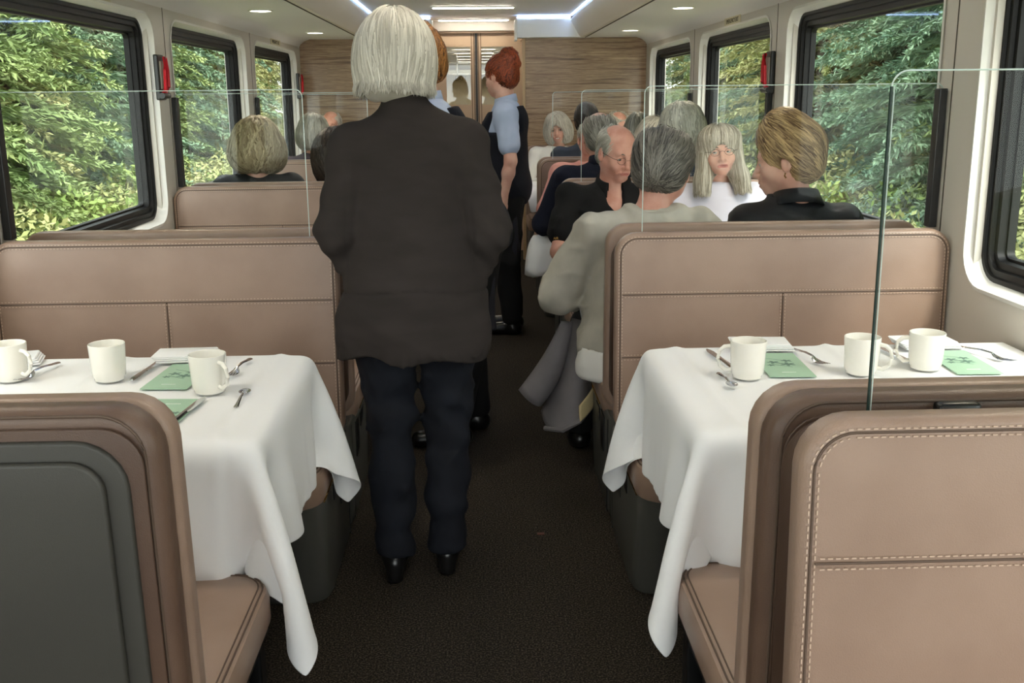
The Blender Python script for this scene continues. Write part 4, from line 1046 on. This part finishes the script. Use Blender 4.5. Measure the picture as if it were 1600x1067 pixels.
# ------------------------------------------------------------------ hairdos (head frame coordinates)
def flow_fn(Hf, down=1, back=0, out=.5, side=0, crown=(0, -.03, .12), to=None):
    c = Hf(*crown)
    def f(p):
        r = p-c; r = r/(np.linalg.norm(r, axis=-1, keepdims=True)+1e-6)
        if to is not None: t = Hf(*to)-p; t = t/(np.linalg.norm(t, axis=-1, keepdims=True)+1e-6); return t*1.2 + r*out
        return Hf.R@V3(side, -back, -down)*1.0 + r*out
    return f
HM = dict(white=hair_mat('hair_white', hexc(164,158,144), hexc(226,221,208)), silver=hair_mat('hair_silver', hexc(150,148,136), hexc(222,220,206)), grey=hair_mat('hair_grey', hexc(92,88,80), hexc(176,172,160)),
          darkgrey=hair_mat('hair_dark_grey', hexc(62,58,52), hexc(138,132,122)), blond=hair_mat('hair_blond_grey', hexc(116,98,66), hexc(208,194,156)), copper=hair_mat('hair_copper', hexc(66,26,14), hexc(168,80,42)),
          auburn=hair_mat('hair_auburn', hexc(74,42,20), hexc(196,134,70)), golden=hair_mat('hair_golden_brown', hexc(84,58,34), hexc(206,176,128)), dark=hair_mat('hair_dark', hexc(28,22,20), hexc(70,58,50)), ash=hair_mat('hair_long_ash', hexc(128,120,102), hexc(218,212,196)))
def lr(Hf, zmin=-1, ymax=1, zmax=1):   # root selector in head frame
    return lambda V: ((V-Hf.c)@Hf.R/Hf.s)[:, 2] > zmin
def bob(Hf, body, m, wid=1, ln=.115, seed=1, n=1500, wave=0, curl=0, face=True, h=.006, steps=11, rad=.0018, ds=.017, flare=1.0, cutz=None):
    q = [Hf.ell((0, -.014, .046), (.088*wid, .108*wid, .092*wid), .02), Hf.ell((0, -.035, -.02), (.097*wid*flare, .090*wid, .075+ln*.25), .05)]
    for s in (-1, 1): q.append(Hf.ell((s*.068*wid, -.005, -.03), (.032*wid*flare, .060, .05+ln*.32), .04))
    if face: q.append(Hf.ell((0, .115, -.035), (.068*wid, .078, .095), .012, 'sub'))
    q.append(Hf.ell((0, .0, -.20-ln*.35), (.062, .085, .10), .02, 'sub'))
    nz = wrinkle(.003+curl*.008, 45, seed, .5); cf = None
    if cutz is not None: cf = lambda p_: (p_-Hf.c)@Hf.R[:, 2]/Hf.s-cutz-.012
    return make_hair('hair', q, flow_fn(Hf, 1, .25, .6), m, body, n, steps, ds, rad, seed, wave, 60 if not curl else 150, h, .001, .007+curl*.014, lr(Hf, -.03 if not curl else -.08), nz, cut=cf, jitter=.12+curl*.2)
def shorthair(Hf, body, m, bald=0, wid=1, seed=1, n=900, top=0, h=.005, out=.2, rad=.0012):
    q = [Hf.ell((0, -.020, .040), (.0815*wid, .098*wid, .086*wid), .02), Hf.ell((0, -.045, -.025), (.070*wid, .060*wid, .058), .03)]
    if top: q.append(Hf.ell((0, .0, .085), (.070, .085, .055+top), .02))
    q.append(Hf.ell((0, .125, -.03), (.085, .085, .115), .010, 'sub'))
    for s in (-1, 1): q.append(Hf.ell((s*.085, .0, -.03), (.025, .026, .045), .006, 'sub'))
    if bald: q.append(Hf.ell((0, .03-.02*(1-bald), .125), (.060+.012*bald, .095+.02*bald, .055+.02*bald), .012, 'sub'))
    q.append(Hf.ell((0, .03, -.16), (.09, .09, .085), .01, 'sub'))
    return make_hair('hair', q, flow_fn(Hf, .8, .8, out), m, body, n, 6, .011, rad, seed, 0, 60, h, .0008, .003, None, wrinkle(.0015, 60, seed, .5))
def updo(Hf, body, m, seed=1, bun=(0, -.055, .12), n=1500):
    q = [Hf.ell((0, -.016, .042), (.082, .102, .087), .02), Hf.ell((0, -.055, -.02), (.060, .055, .055), .03), Hf.ell((0, .115, -.035), (.070, .078, .098), .010, 'sub')]
    for s in (-1, 1): q.append(Hf.ell((s*.085, .002, -.02), (.022, .022, .040), .006, 'sub'))
    b = V3(*bun)
    for i, (dx, dy, dz, r) in enumerate([(0, 0, 0, .040), (.018, -.004, .030, .022), (-.02, .004, .026, .020), (.026, -.012, .006, .026), (-.028, -.006, -.004, .026), (0, -.030, -.020, .030), (.02, .02, .008, .024), (-.016, .016, .014, .022), (.010, -.036, -.048, .026), (-.014, -.034, -.062, .022)]):
        q.append(Hf.ell(tuple(b+V3(dx, dy, dz)), (r, r*.9, r*.95), .008))
    return make_hair('hair', q, flow_fn(Hf, 0, 0, .25, to=tuple(b)), m, body, n, 9, .013, .0019, seed, .8, 120, .0045, .001, .007, None, wrinkle(.003, 60, seed))
def collar(name, Hf_neck, m, parent, r=.066, h=.035, tilt=.25, th=.004, gap=.35, flare=.016, rz=0):
    """folded shirt collar around the neck"""
    c = V3(*Hf_neck); V = []; n = 40
    for i in range(n+1):
        a = math.pi/2 + gap + (2*math.pi-2*gap)*i/n + rz
        fr = (i/n-.5)*2
        for (rr, zz) in ((r, 0), (r-.002, h), (r+.006, h-.002), (r+flare, h*.15-.012-abs(fr)*.012)): V.append((c[0]+rr*math.cos(a), c[1]+rr*math.sin(a)*.95, c[2]+zz - tilt*math.sin(a-rz)*rr))
    f = [(i*4+j, (i+1)*4+j, (i+1)*4+j+1, i*4+j+1) for i in range(n) for j in range(3)]
    o = meshobj(name, V, f, m, parent); md = o.modifiers.new('t', 'SOLIDIFY'); md.thickness = th; return o
FB = lambda n, c, c2=None, r=.85, b=.45, bs=900, **k: mat(n, c, r, bump=b, bscale=bs, sheen=0, spec=.25, col2=c2, nscale=10, **k)
F_card = mat('cardigan_knit', hexc(56,50,48), .9, bump=.5, bscale=700, stretch=(1, 1, 3), col2=hexc(50,45,43), nscale=6, spec=.15); F_jean = FB('dark_denim', hexc(18,20,27), hexc(23,26,34)); F_boot = mat('black_boot_leather', hexc(18,17,17), .3)
F_navy = FB('navy_wool', hexc(24,27,42)); F_blue = FB('light_blue_cotton', hexc(178,190,214), hexc(168,181,206)); F_vest = FB('black_navy_vest', hexc(20,21,30)); F_apron = FB('charcoal_apron', hexc(44,44,50)); F_blk = FB('black_cotton', hexc(22,22,23)); F_coat = FB('black_shell_coat', hexc(24,26,30), r=.5)
F_grey = FB('grey_marl_sweater', hexc(192,187,174), hexc(176,171,158)); F_lilac = FB('pale_lilac_sweatshirt', hexc(214,212,224)); F_pink = FB('pink_cotton', hexc(232,168,156)); F_white = FB('white_cotton', hexc(236,234,228)); F_plum = FB('plum_grey_wool', hexc(92,80,88)); F_jack = FB('grey_raincoat', hexc(120,116,118), hexc(112,108,110), r=.6); F_lin = FB('cream_lining', hexc(214,196,150)); F_slate = FB('slate_jacket', hexc(70,76,88)); F_khaki = FB('grey_trouser', hexc(74,74,72))
# ------------------------------------------------------------------ 1 woman standing in the aisle
J = standing(pel=V3(-.005, .03, .90), neck=V3(-.012, .02, 1.425), hR=V3(.085, .03, .88), hL=V3(-.095, .03, .88), kR=V3(.085, .06, .50), kL=V3(-.088, .03, .50), aR=V3(.076, -.005, .125), aL=V3(-.084, -.045, .120),
    sR=V3(.148, .0, 1.322), sL=V3(-.160, .0, 1.322), eR=V3(.215, -.02, 1.06), eL=V3(-.222, -.02, 1.07), wR=V3(.12, .20, 1.02), wL=V3(-.13, .20, 1.03), hdR=V3(-.4, 1, .1), hdL=V3(.4, 1, .1), pnR=V3(0,0,-1), pnL=V3(0,0,-1))
Hf = Frame(J['neck']+V3(-.026, .02, .128), rotm(.0, -.10, .02), 1.0)
p = person_body(J, Hf, (-.185, 3.0, 0), 0, SK1, 'standing person with a white bob and long dark cardigan, back turned, in the aisle', fine=.005, fat=.5)
face_bits(Hf, p)
q = [loft((0, .03, 0), (0, .03, 1.45), [.695, .70, .74, .85, .95, 1.05, 1.15, 1.25, 1.33, 1.38, 1.42, 1.445], [.228, .232, .234, .228, .214, .198, .190, .186, .168, .125, .075, .05], [.170, .176, .180, .180, .168, .140, .130, .128, .115, .092, .07, .05], [0]*12, [-.005]*12, k=.03)]
for s in 'RL':
    q.append(cone(J['neck']-V3(0, 0, .07), J['s'+s]-V3(0, 0, .005), .062, .066, .05)); q.append(cone(J['s'+s], J['e'+s], .066, .062, .010)); q.append(cone(J['e'+s], J['e'+s]+V3(.02 if s == 'L' else -.02, .03, -.09), .058, .040, .012)); q.append(cone(J['e'+s], J['w'+s], .060, .042, .02))
q.append(cone(J['neck']-V3(0, -.0, .02), J['neck']+V3(-.006, .01, .035), .068, .062, .02))
def hemrib(pt):
    z = pt[..., 2]; a = np.arctan2(pt[..., 1]-.03, pt[..., 0]); rib = np.where(z < .735, .0016*np.sin(a*130), 0); return rib + .0055*np.exp(-((z-(.915-.05*np.abs(pt[..., 0])*2))/.004)**2) - np.where(z < .735, .0, .0) + np.where(z < .9, .010*np.sin(a*5+1)*(.9-z)/.2, 0) + .0032*np.exp(-((np.abs(pt[..., 0]+.006)-.172-.06*np.clip(1.2-z, 0, .2))/.0035)**2)*(z > .98)*(z < 1.36) + np.where((z > .95) & (z < 1.25), .004*np.sin((z+np.abs(pt[..., 0])*.8)*75+pt[..., 0]*20)*np.clip(np.abs(pt[..., 0])-.13, 0, .1)*9, 0)
dress('cardigan', q, F_card, p, .0065, .0060, 14, 5, .5, extra=hemrib)
q = [cone(J['hL'], J['hR'], .105, .105, .03), half((0, 0, .90), (0, 0, 1), 'cut')]
q += [cone(J['hL'], J['kL'], .106, .074, .02), cone(J['kL'], J['aL']+V3(0, -.010, -.02), .073, .058, .03), cone(J['hR'], J['kR'], .106, .074, .012), cone(J['kR'], J['aR']+V3(0, -.010, -.02), .073, .058, .012), half((0, 0, .085), (0, 0, -1), 'cut')]
dress('trousers', q, F_jean, p, .0075, .0085, 17, 9, 1.1, extra=lambda pt: .0045*np.sin(pt[..., 2]*62+pt[..., 0]*30+np.sin(pt[..., 0]*40)*1.5)*(np.exp(-((pt[..., 2]-.55)/.10)**2)+np.exp(-((pt[..., 2]-.16)/.07)**2)))
for s, a in (('R', J['aR']), ('L', J['aL'])):
    q = [cone(a+V3(0, .005, .06), a+V3(0, -.002, -.03), .036, .036, .02), cone(a+V3(0, -.012, -.05), a+V3(.01, .15, -.080), .038, .033, .03), cone(a+V3(0, -.03, -.06), a+V3(0, -.035, -.105), .032, .026, .01), Prim(lambda pt, z=a[2]-.118: z-pt[..., 2], [-9]*3, [9]*3, 'cut', .003)]
    V, Fc = polygonise(q, .005); meshobj('boot', V, Fc, F_boot, p)
bob(Hf, p, HM['white'], .99, .105, 3, 5200, .0, .05, steps=13, ds=.0155, h=.006, rad=.0019, flare=1.0, cutz=-.078)
# ------------------------------------------------------------------ 2 attendants
def attendant(loc, rz, Jk, hd, hcol, seed, label, bun, scarf=False, arm='hang', sc=1.0):
    J = standing(**Jk); Hf = Frame(J['neck']+V3(*hd[0]), rotm(*hd[1]), .98); p = person_body(J, Hf, loc, rz, SK1, label, fine=.0045)
    face_bits(Hf, p, brow=HM[hcol])
    blouse = top_prims(J, .002, 0, .02, 'short', J['pel'][2]+.06, .004); dress('blouse', blouse, F_blue, p, .007, .004, 26, seed)
    vp = [torso_prim(J, .030, 0, .02), half(J['neck']-V3(0, 0, .035), (0, .2, 1), 'cut')]
    for t in (1, -1): vp.append(Prim((lambda t_: (lambda p_: np.minimum(t_*((p_-J['neck'])@unit(J['sR']-J['sL']))-.118, p_[..., 2]-(J['sR'][2]-.10))))(t), [-9]*3, [9]*3, 'cut', .012))
    n_ = J['neck']; fwd = V3(0, 1, 0)
    vp.append(ell(n_+V3(0, .10, -.06), (.055, .09, .16), None, .01, 'sub')); dress('vest', vp, F_vest, p, .007, .002, 20, seed+1)
    dress('skirt_trousers', [cone(J['h'+s], J['k'+s], .105, .082, .05) for s in 'RL']+[cone(J['k'+s], J['a'+s]+V3(0, 0, .02), .080, .060, .04) for s in 'RL']+[torso_prim(J, .012), half(J['pel']+V3(0, 0, .12), (0, 0, 1), 'cut')], F_blk, p, .009, .004, 18, seed+2)
    ap = [loft(J['pel']-V3(0, 0, .42), J['pel']+V3(0, 0, .1), [0, .02, .25, .42, .52], [.165, .17, .175, .178, .165], [.155, .16, .155, .140, .128], k=.01), Prim(lambda p_: -(p_[..., 1]-J['pel'][1]+.06), [-9]*3, [9]*3, 'cut', .01)]
    dress('apron', ap, F_apron, p, .008, .003, 18, seed+3); shoes(J, F_boot, p)
    collar('collar', tuple(J['neck']+V3(0, .005, -.002)), F_blue, p, .060, .038, .25)
    if scarf: cone_ = MB().tube([tuple(J['neck']+V3(-.05, .05, .03)), tuple(J['neck']+V3(-.03, .10, -.06)), tuple(J['neck']+V3(-.01, .14, -.2))], [.012, .02, .012], 8); cone_.build('scarf', FB('cream_scarf', hexc(226,204,176)), p, True)
    if not scarf: MB().box(J['pel'][0]-.085, J['pel'][0]-.055, J['neck'][1]+.118, J['neck'][1]+.128, J['neck'][2]-.235, J['neck'][2]-.205, .002).build('badge', M_steel, p)
    updo(Hf, p, HM[hcol], seed, bun); return p
attendant((-.025, 4.30, 0), math.radians(96), dict(neck=V3(.02, .17, 1.425), sR=V3(.165, .16, 1.355), sL=V3(-.165, .16, 1.345), eR=V3(.22, .20, 1.10), eL=V3(-.22, .14, 1.09), wR=V3(.16, .42, 1.08), wL=V3(-.19, .34, 1.03), pel=V3(0, -.02, .93), hR=V3(.09, -.02, .90), hL=V3(-.09, -.02, .90), aR=V3(.10, -.02, .085), aL=V3(-.10, .08, .085)),
    ((0.0, .03, .150), (.15, -.18, .0)), 'auburn', 21, 'standing person with light brown pinned up hair, half hidden behind the cardigan wearer', (0, -.05, .115), True)
attendant((.20, 6.38, 0), math.radians(84), dict(neck=V3(0, .01, 1.415), sR=V3(.17, .0, 1.345), sL=V3(-.17, .0, 1.345), eR=V3(.22, .06, 1.09), eL=V3(-.225, -.03, 1.08), wR=V3(.16, .22, 1.05), wL=V3(-.215, .02, .845), hdL=V3(.05, .25, -1), pnL=V3(1, 0, 0)),
    ((.0, .03, .150), (-.60, -.20, .05)), 'copper', 31, 'standing person with red pinned up hair, light blue blouse and black vest', (.005, -.078, .108))
# ------------------------------------------------------------------ 3 seated diners
def diner(loc, rz, label, top, topm, skin=SK1, fat=0, bust=0, sex='f', hd=((0, .035, .150), (0, 0, 0)), Jk={}, sleeve='long', legm=None, legs=True, coarse=.010, fine=.0038, hs=1.0, bits=True, brow=None, glasses=False, loose=.004, amp=.0075, seed=5, hem=.50, hh=.008, neck_r=.052, shoe=False, bk={}, fb={}, shw=1.0, inf=.014, vneck=False):
    J = seated(**Jk); Hf = Frame(J['neck']+V3(*hd[0]), rotm(*hd[1]), hs)
    p = person_body(J, Hf, loc, rz, skin, label, sex=sex, fat=fat, bust=bust, coarse=coarse, fine=fine, neck_r=neck_r, **bk)
    if bits: face_bits(Hf, p, brow=brow, glasses=glasses, **fb)
    tp = top_prims(J, inf, fat, bust, sleeve, hem, loose, shw=shw)
    if vneck: tp.append(ell(J['neck']+V3(0, .115, -.03), (.042, .10, .095), None, .006, 'sub'))
    dress(top, tp, topm, p, hh, amp, 20, seed)
    if legs: trousers(J, legm or F_blk, p, hem=.1, h=.011, fat=fat)
    if shoe: shoes(J, F_boot, p, h=.007)
    return p, J, Hf
# man in the grey sweater, row behind the near right bench
p, J, Hf = diner((.635, 3.70, 0), 0, 'seated person in a grey sweater with thinning grey hair, arm reaching into the aisle', 'sweater', F_grey, SK2, .55, 0, 'm', ((.050, .055, .150), (-.42, -.28, .05)),
    dict(pel=V3(-.045, .03, .54), sR=V3(.19, .0, .975), sL=V3(-.205, .0, .965), eL=V3(-.330, .10, .72), wL=V3(-.245, .36, .66), eR=V3(.26, .16, .74), neck=V3(0, .02, 1.035), kL=V3(-.17, .46, .52), aL=V3(-.215, .44, .085), hL=V3(-.11, .05, .53), kR=V3(.12, .46, .52)), neck_r=.058, fine=.0035, glasses=True, hs=1.16, seed=11, loose=.012, amp=.011, hh=.0065, hem=.47, shoe=True, inf=.030)
shorthair(Hf, p, HM['darkgrey'], .75, 1.13, 12, 2200, rad=.0013)
MB().tube([tuple(J['neck']+V3(.068*math.cos(a), .062*math.sin(a)+.004, -.004-.012*math.sin(a))) for a in np.linspace(0, 2*math.pi, 33)], .009, 10, False).build('neckband', F_grey, p, True)
dress('shirt_tail', [loft((-.045, .02, .38), (-.045, .02, .58), [0.04, .06, .1, .16], [.22, .232, .23, .21], [.16, .172, .17, .16], k=.01)], F_white, p, .009, .004, 20, 4)
# woman with short golden hair and black coat
p, J, Hf = diner((1.175, 3.76, 0), 0, 'seated person in a black coat with golden brown hair and an earring, face turned left', 'coat', F_coat, SK1, .25, .02, 'f', ((-.025, .035, .150), (1.15, -.20, .05)), dict(neck=V3(0, .0, 1.06), sR=V3(.18, 0, .985), sL=V3(-.18, 0, .985)), brow=HM['golden'], hs=1.1, seed=13, loose=.012, inf=.022)
collar('coat_collar', tuple(J['neck']+V3(0, .0, -.012)), F_coat, p, .072, .048, .3, .005, .3, .03)
shorthair(Hf, p, HM['golden'], 0, 1.10, 14, 2800, .032, out=.1, rad=.0017)
MB().tube([Hf(-.083, .002, -.040), Hf(-.086, .006, -.047), Hf(-.084, .002, -.055)], .0035, 8).build('earring', M_gold, p, True)
# man in the black polo, facing the camera
PI_ = math.pi
p, J, Hf = diner((.655, 4.93, 0), PI_, 'bald seated person with glasses and black polo shirt, facing the camera and looking down', 'polo_shirt', F_blk, SK2, .55, 0, 'm', ((-.01, .045, .150), (.38, -.30, -.04)), dict(sR=V3(.205, 0, .975), sL=V3(-.205, 0, .975), eR=V3(.27, .10, .73)), 'short', vneck=True, brow=HM['grey'], glasses=True, neck_r=.062, seed=15, fine=.003, bk=dict(fat=.0) if False else {}, fb=dict(look=(.1, -.45), lids=.02), loose=.012, hs=1.04)
shorthair(Hf, p, HM['silver'], 1.0, 1.0, 16, 900)
collar('collar', tuple(J['neck']+V3(0, .008, -.006)), F_blk, p, .072, .040, .35, .004, .45, .02)
text_obj('sleeve_lettering', 'AIR', .016, tuple(V3(.285, .135, .80)), (math.pi/2, 0, PI_), M_gold, p)
# woman with long grey hair facing the camera
p, J, Hf = diner((1.15, 4.93, 0), PI_, 'seated person with long ash grey hair, fringe and glasses in a pale lilac sweatshirt', 'sweatshirt', F_lilac, SK1, .2, .02, 'f', ((0, .035, .150), (-.10, .08, .08)), dict(neck=V3(0, .01, 1.03)), brow=HM['grey'], glasses=True, seed=17, fine=.003, bk=dict(mouth=.8), fb=dict(look=(.25, .2)), inf=.02, loose=.012)
q = [Hf.ell((0, -.016, .044), (.086, .106, .090), .02), Hf.ell((0, -.035, -.06), (.092, .075, .11), .04)]
for s in (-1, 1): q += [Hf.ell((s*.078, .015, -.06), (.022, .050, .10), .03), Hf.ell((s*.094, .030, -.14), (.030, .050, .062), .03), Hf.ell((s*.04, .045, .075), (.045, .045, .04), .03)]
q += [Hf.ell((0, .125, -.045), (.063, .080, .105), .010, 'sub'), Hf.ell((0, .02, -.19), (.060, .08, .12), .02, 'sub')]
make_hair('hair', q, flow_fn(Hf, 1, 0, .35, crown=(0, .0, .13)), HM['ash'], p, 3600, 17, .018, .0015, 18, 0, 60, .005, .001, .006, lr(Hf, -.08), wrinkle(.0025, 50, 2), cut=lambda p_: (p_-Hf.c)@Hf.R[:, 2]+.16, jitter=.10)
rsx = np.random.RandomState(4)
mb = MB()
for i in range(90):
    x = -.062+.124*i/89; z0 = .108-.25*abs(x); L = .062+.012*rsx.rand()
    mb.tube([Hf(x*.6, .062-.2*abs(x), z0+.012), Hf(x*.85, .089-.28*abs(x), z0-.018), Hf(x+.004*rsx.randn(), .1035-.42*abs(x), z0-L)], [.0014, .0013, .0005], 5)
mb.build('fringe', HM['ash'], p, True)
# row two, backs turned
p, J, Hf = diner((.71, 5.80, 0), 0, 'seated person in a navy jacket with thin grey hair, back turned, behind the bald diner', 'jacket', F_navy, SK2, .5, 0, 'm', ((-.02, .035, .155), (.15, -.05, 0)), dict(neck=V3(0, 0, 1.075), sR=V3(.20, 0, 1.0), sL=V3(-.205, 0, 1.0), eL=V3(-.33, .08, .74), wL=V3(-.25, .34, .70), kL=V3(-.14, .44, .52), aL=V3(-.14, .38, .085)), legm=F_khaki, neck_r=.06, seed=19, inf=.022, loose=.014, hs=1.05, shoe=True)
shorthair(Hf, p, HM['grey'], .55, 1.05, 20, 1400); collar('collar', tuple(J['neck']+V3(0, 0, -.004)), F_navy, p, .068, .048, .25, .004, .3, .014)
p, J, Hf = diner((1.17, 5.80, 0), 0, 'seated person with full wavy grey hair and dark jacket, back turned, beside the right window', 'jacket', F_slate, SK1, .3, 0, 'f', ((-.02, .03, .155), (.25, -.05, 0)), dict(neck=V3(0, 0, 1.10), sR=V3(.18, 0, 1.02), sL=V3(-.18, 0, 1.02)), seed=21, hs=1.02, bits=False)
bob(Hf, p, HM['silver'], 1.12, .045, 22, 1500, .7, .5, ds=.013, steps=15, rad=.0032)
# row two to three
p, J, Hf = diner((.76, 6.93, 0), PI_, 'seated person in a pink shirt facing the camera, head hidden behind the navy jacket diner', 'shirt', F_pink, SK2, .4, 0, 'm', Jk=dict(neck=V3(0, 0, 1.02), sR=V3(.20, 0, .95), sL=V3(-.2, 0, .95), eR=V3(.30, .12, .72)), seed=23, fine=.006, coarse=.012, hh=.010)
shorthair(Hf, p, HM['silver'], .5, 1.0, 24, 400)
p, J, Hf = diner((1.18, 6.95, 0), PI_, 'seated person with straight white hair and bowed head by the right window', 'cardigan', F_slate, SK1, .1, 0, 'f', ((0, .06, .135), (.2, -.55, 0)), Jk=dict(tuck=1), seed=25, fine=.006, coarse=.012, hh=.010)
bob(Hf, p, HM['white'], 1.03, .05, 26, 700)
p, J, Hf = diner((.83, 7.80, 0), 0, 'seated person with dark brown hair and navy suit jacket, back turned, third row', 'suit_jacket', F_slate, SK1, .3, 0, 'm', ((0, .03, .155), (.0, 0, 0)), dict(neck=V3(0, 0, 1.10), sR=V3(.2, 0, 1.02), sL=V3(-.2, 0, 1.02)), seed=27, fine=.006, coarse=.012, hh=.010)
shorthair(Hf, p, HM['dark'], 0, 1.08, 28, 900, .01)
p, J, Hf = diner((1.22, 7.80, 0), 0, 'seated person with brownish grey hair, back turned, third row on the right', 'jumper', F_slate, SK1, .1, 0, 'f', Jk=dict(tuck=1), seed=29, fine=.006, coarse=.012, hh=.010, bits=False)
bob(Hf, p, HM['grey'], 1.0, .04, 30, 600)
p, J, Hf = diner((.70, 8.95, 0), PI_, 'smiling seated person with wavy white hair and white jacket at the end wall', 'jacket', F_white, SK1, .1, .02, 'f', ((.0, .045, .150), (-.2, -.05, .15)), dict(neck=V3(0, .02, 1.02), eR=V3(.27, .10, .70)), seed=31, fine=.0035, coarse=.010, hh=.009, brow=HM['silver'], bk=dict(smile=1, mouth=.6), fb=dict(teeth=True))
bob(Hf, p, HM['white'], 1.08, .06, 32, 1500, .6, .3)
p, J, Hf = diner((1.22, 8.95, 0), PI_, 'seated person with short white hair and pink face at the end wall', 'shirt', F_blue, SK2, .3, 0, 'm', Jk=dict(tuck=1, neck=V3(0, 0, 1.04)), seed=33, fine=.005, coarse=.012, hh=.010, hd=((0, .04, .15), (.3, -.2, 0)))
shorthair(Hf, p, HM['white'], .3, 1.08, 34, 700, .01)
# left side
p, J, Hf = diner((-1.205, 5.80, 0), 0, 'seated person with thick curly blond grey hair and black top by the left window', 'top', F_coat, SK1, .3, 0, 'f', ((0, .02, .145), (0, -.05, 0)), dict(neck=V3(0, 0, 1.035), sR=V3(.19, 0, .975), sL=V3(-.19, 0, .975)), seed=41, bits=False)
bob(Hf, p, HM['blond'], 1.27, .075, 42, 1500, 1.1, .8, ds=.011, steps=20, rad=.0042, flare=1.08)
p, J, Hf = diner((-1.22, 7.80, 0), 0, 'seated person with white hair and plum grey jacket, back turned, on the left', 'jacket', F_plum, SK1, .2, 0, 'f', ((0, .02, .150), (0, -.05, 0)), dict(tuck=1, neck=V3(0.02, 0, 1.04)), seed=43, fine=.006, coarse=.012, hh=.009, bits=False)
bob(Hf, p, HM['white'], 1.14, .05, 44, 1200, .3, .1)
p, J, Hf = diner((-1.22, 8.95, 0), PI_, 'seated person with white hair and glasses facing the camera at the left end wall', 'shirt', F_plum, SK2, .2, 0, 'm', ((0, .03, .16), (0, 0, 0)), dict(tuck=1, neck=V3(0, 0, 1.06)), seed=45, fine=.005, coarse=.012, hh=.010, glasses=True)
shorthair(Hf, p, HM['white'], .5, 1.05, 46, 600)
p, J, Hf = diner((-.77, 5.80, 0), 0, 'seated person with long dark curly hair, back turned, mostly behind the standing cardigan', 'top', F_blk, SK1, .1, 0, 'f', ((0, .02, .145), (-.1, -.1, 0)), dict(neck=V3(0, 0, .99), sR=V3(.16, 0, .93), sL=V3(-.16, 0, .93)), seed=47, bits=False)
bob(Hf, p, HM['dark'], 1.08, .15, 48, 1500, 1.1, .8, ds=.013, steps=18, rad=.0035)
# ------------------------------------------------------------------ raincoat hanging from the aisle side lap
def sheet(name, rows, m, parent=None, th=.006, sub=2, seed=0, noise=.0):
    """rows = list of polylines (same length); smooth thick fabric"""
    rs = np.random.RandomState(seed); n = len(rows[0]); V = [tuple(V3(*p_)+rs.randn(3)*noise) for r_ in rows for p_ in r_]
    f = [(i*n+j, i*n+j+1, (i+1)*n+j+1, (i+1)*n+j) for i in range(len(rows)-1) for j in range(n-1)]
    o = meshobj(name, V, f, m, parent); md = o.modifiers.new('s', 'SUBSURF'); md.levels = sub; md.render_levels = sub; md.boundary_smooth = 'PRESERVE_CORNERS'; md = o.modifiers.new('t', 'SOLIDIFY'); md.thickness = th; return o
rc = empty('raincoat', (.42, 4.0, 0), 0, 'grey raincoat with cream lining hanging from the lap of the sweater wearer into the aisle', 'coat')
def L3(x, y, z): return (x-.42, y-4.0, z)
sheet('sleeve', [[L3(.335, 3.99, .575), L3(.36, 3.95, .585), L3(.385, 3.99, .575), L3(.375, 4.03, .57)], [L3(.285, 3.97, .48), L3(.325, 3.92, .465), L3(.36, 3.96, .45), L3(.34, 4.02, .46)],
    [L3(.225, 3.97, .385), L3(.27, 3.90, .36), L3(.325, 3.94, .33), L3(.31, 4.02, .34)], [L3(.160, 3.97, .300), L3(.195, 3.91, .268), L3(.245, 3.94, .235), L3(.25, 4.01, .25)]], F_jack, rc, .008)
sheet('coat_body', [[L3(.38, 3.98, .590), L3(.40, 3.90, .600), L3(.42, 3.86, .600), L3(.44, 3.92, .595), L3(.47, 3.98, .59)],
    [L3(.36, 4.0, .50), L3(.385, 3.90, .49), L3(.41, 3.86, .49), L3(.435, 3.90, .49), L3(.46, 3.97, .49)],
    [L3(.325, 4.0, .36), L3(.345, 3.90, .34), L3(.385, 3.84, .34), L3(.42, 3.87, .35), L3(.45, 3.95, .37)],
    [L3(.285, 4.0, .25), L3(.30, 3.92, .22), L3(.35, 3.84, .22), L3(.40, 3.85, .25), L3(.445, 3.93, .29)],
    [L3(.255, 4.0, .200), L3(.268, 3.93, .145), L3(.325, 3.84, .165), L3(.39, 3.83, .205), L3(.450, 3.90, .255)]], F_jack, rc, .010)
MB().tube([L3(.262, 3.935, .150), L3(.325, 3.845, .170), L3(.39, 3.832, .210), L3(.450, 3.90, .260)], .011, 8).build('hem_roll', F_jack, rc, True)
sheet('lining', [[L3(.385, 3.822, .275), L3(.425, 3.845, .315), L3(.452, 3.885, .345)], [L3(.385, 3.820, .24), L3(.422, 3.842, .262), L3(.453, 3.880, .30)], [L3(.390, 3.822, .212), L3(.42, 3.842, .232), L3(.453, 3.880, .262)]], F_lin, rc, .004)
nk = sheet('lap_napkin', [[(.33, 5.98, .66), (.39, 5.94, .67), (.46, 5.92, .67), (.52, 5.95, .67)], [(.305, 6.0, .62), (.36, 5.90, .61), (.43, 5.90, .62), (.50, 5.92, .63)], [(.285, 6.02, .52), (.33, 5.91, .50), (.40, 5.93, .52), (.46, 5.90, .53)], [(.280, 6.02, .42), (.32, 5.93, .41), (.38, 5.93, .43), (.44, 5.92, .45)]], M_cloth, None, .003, 1)
tag(nk, 'white napkin hanging off the lap of the navy jacket diner', 'napkin')
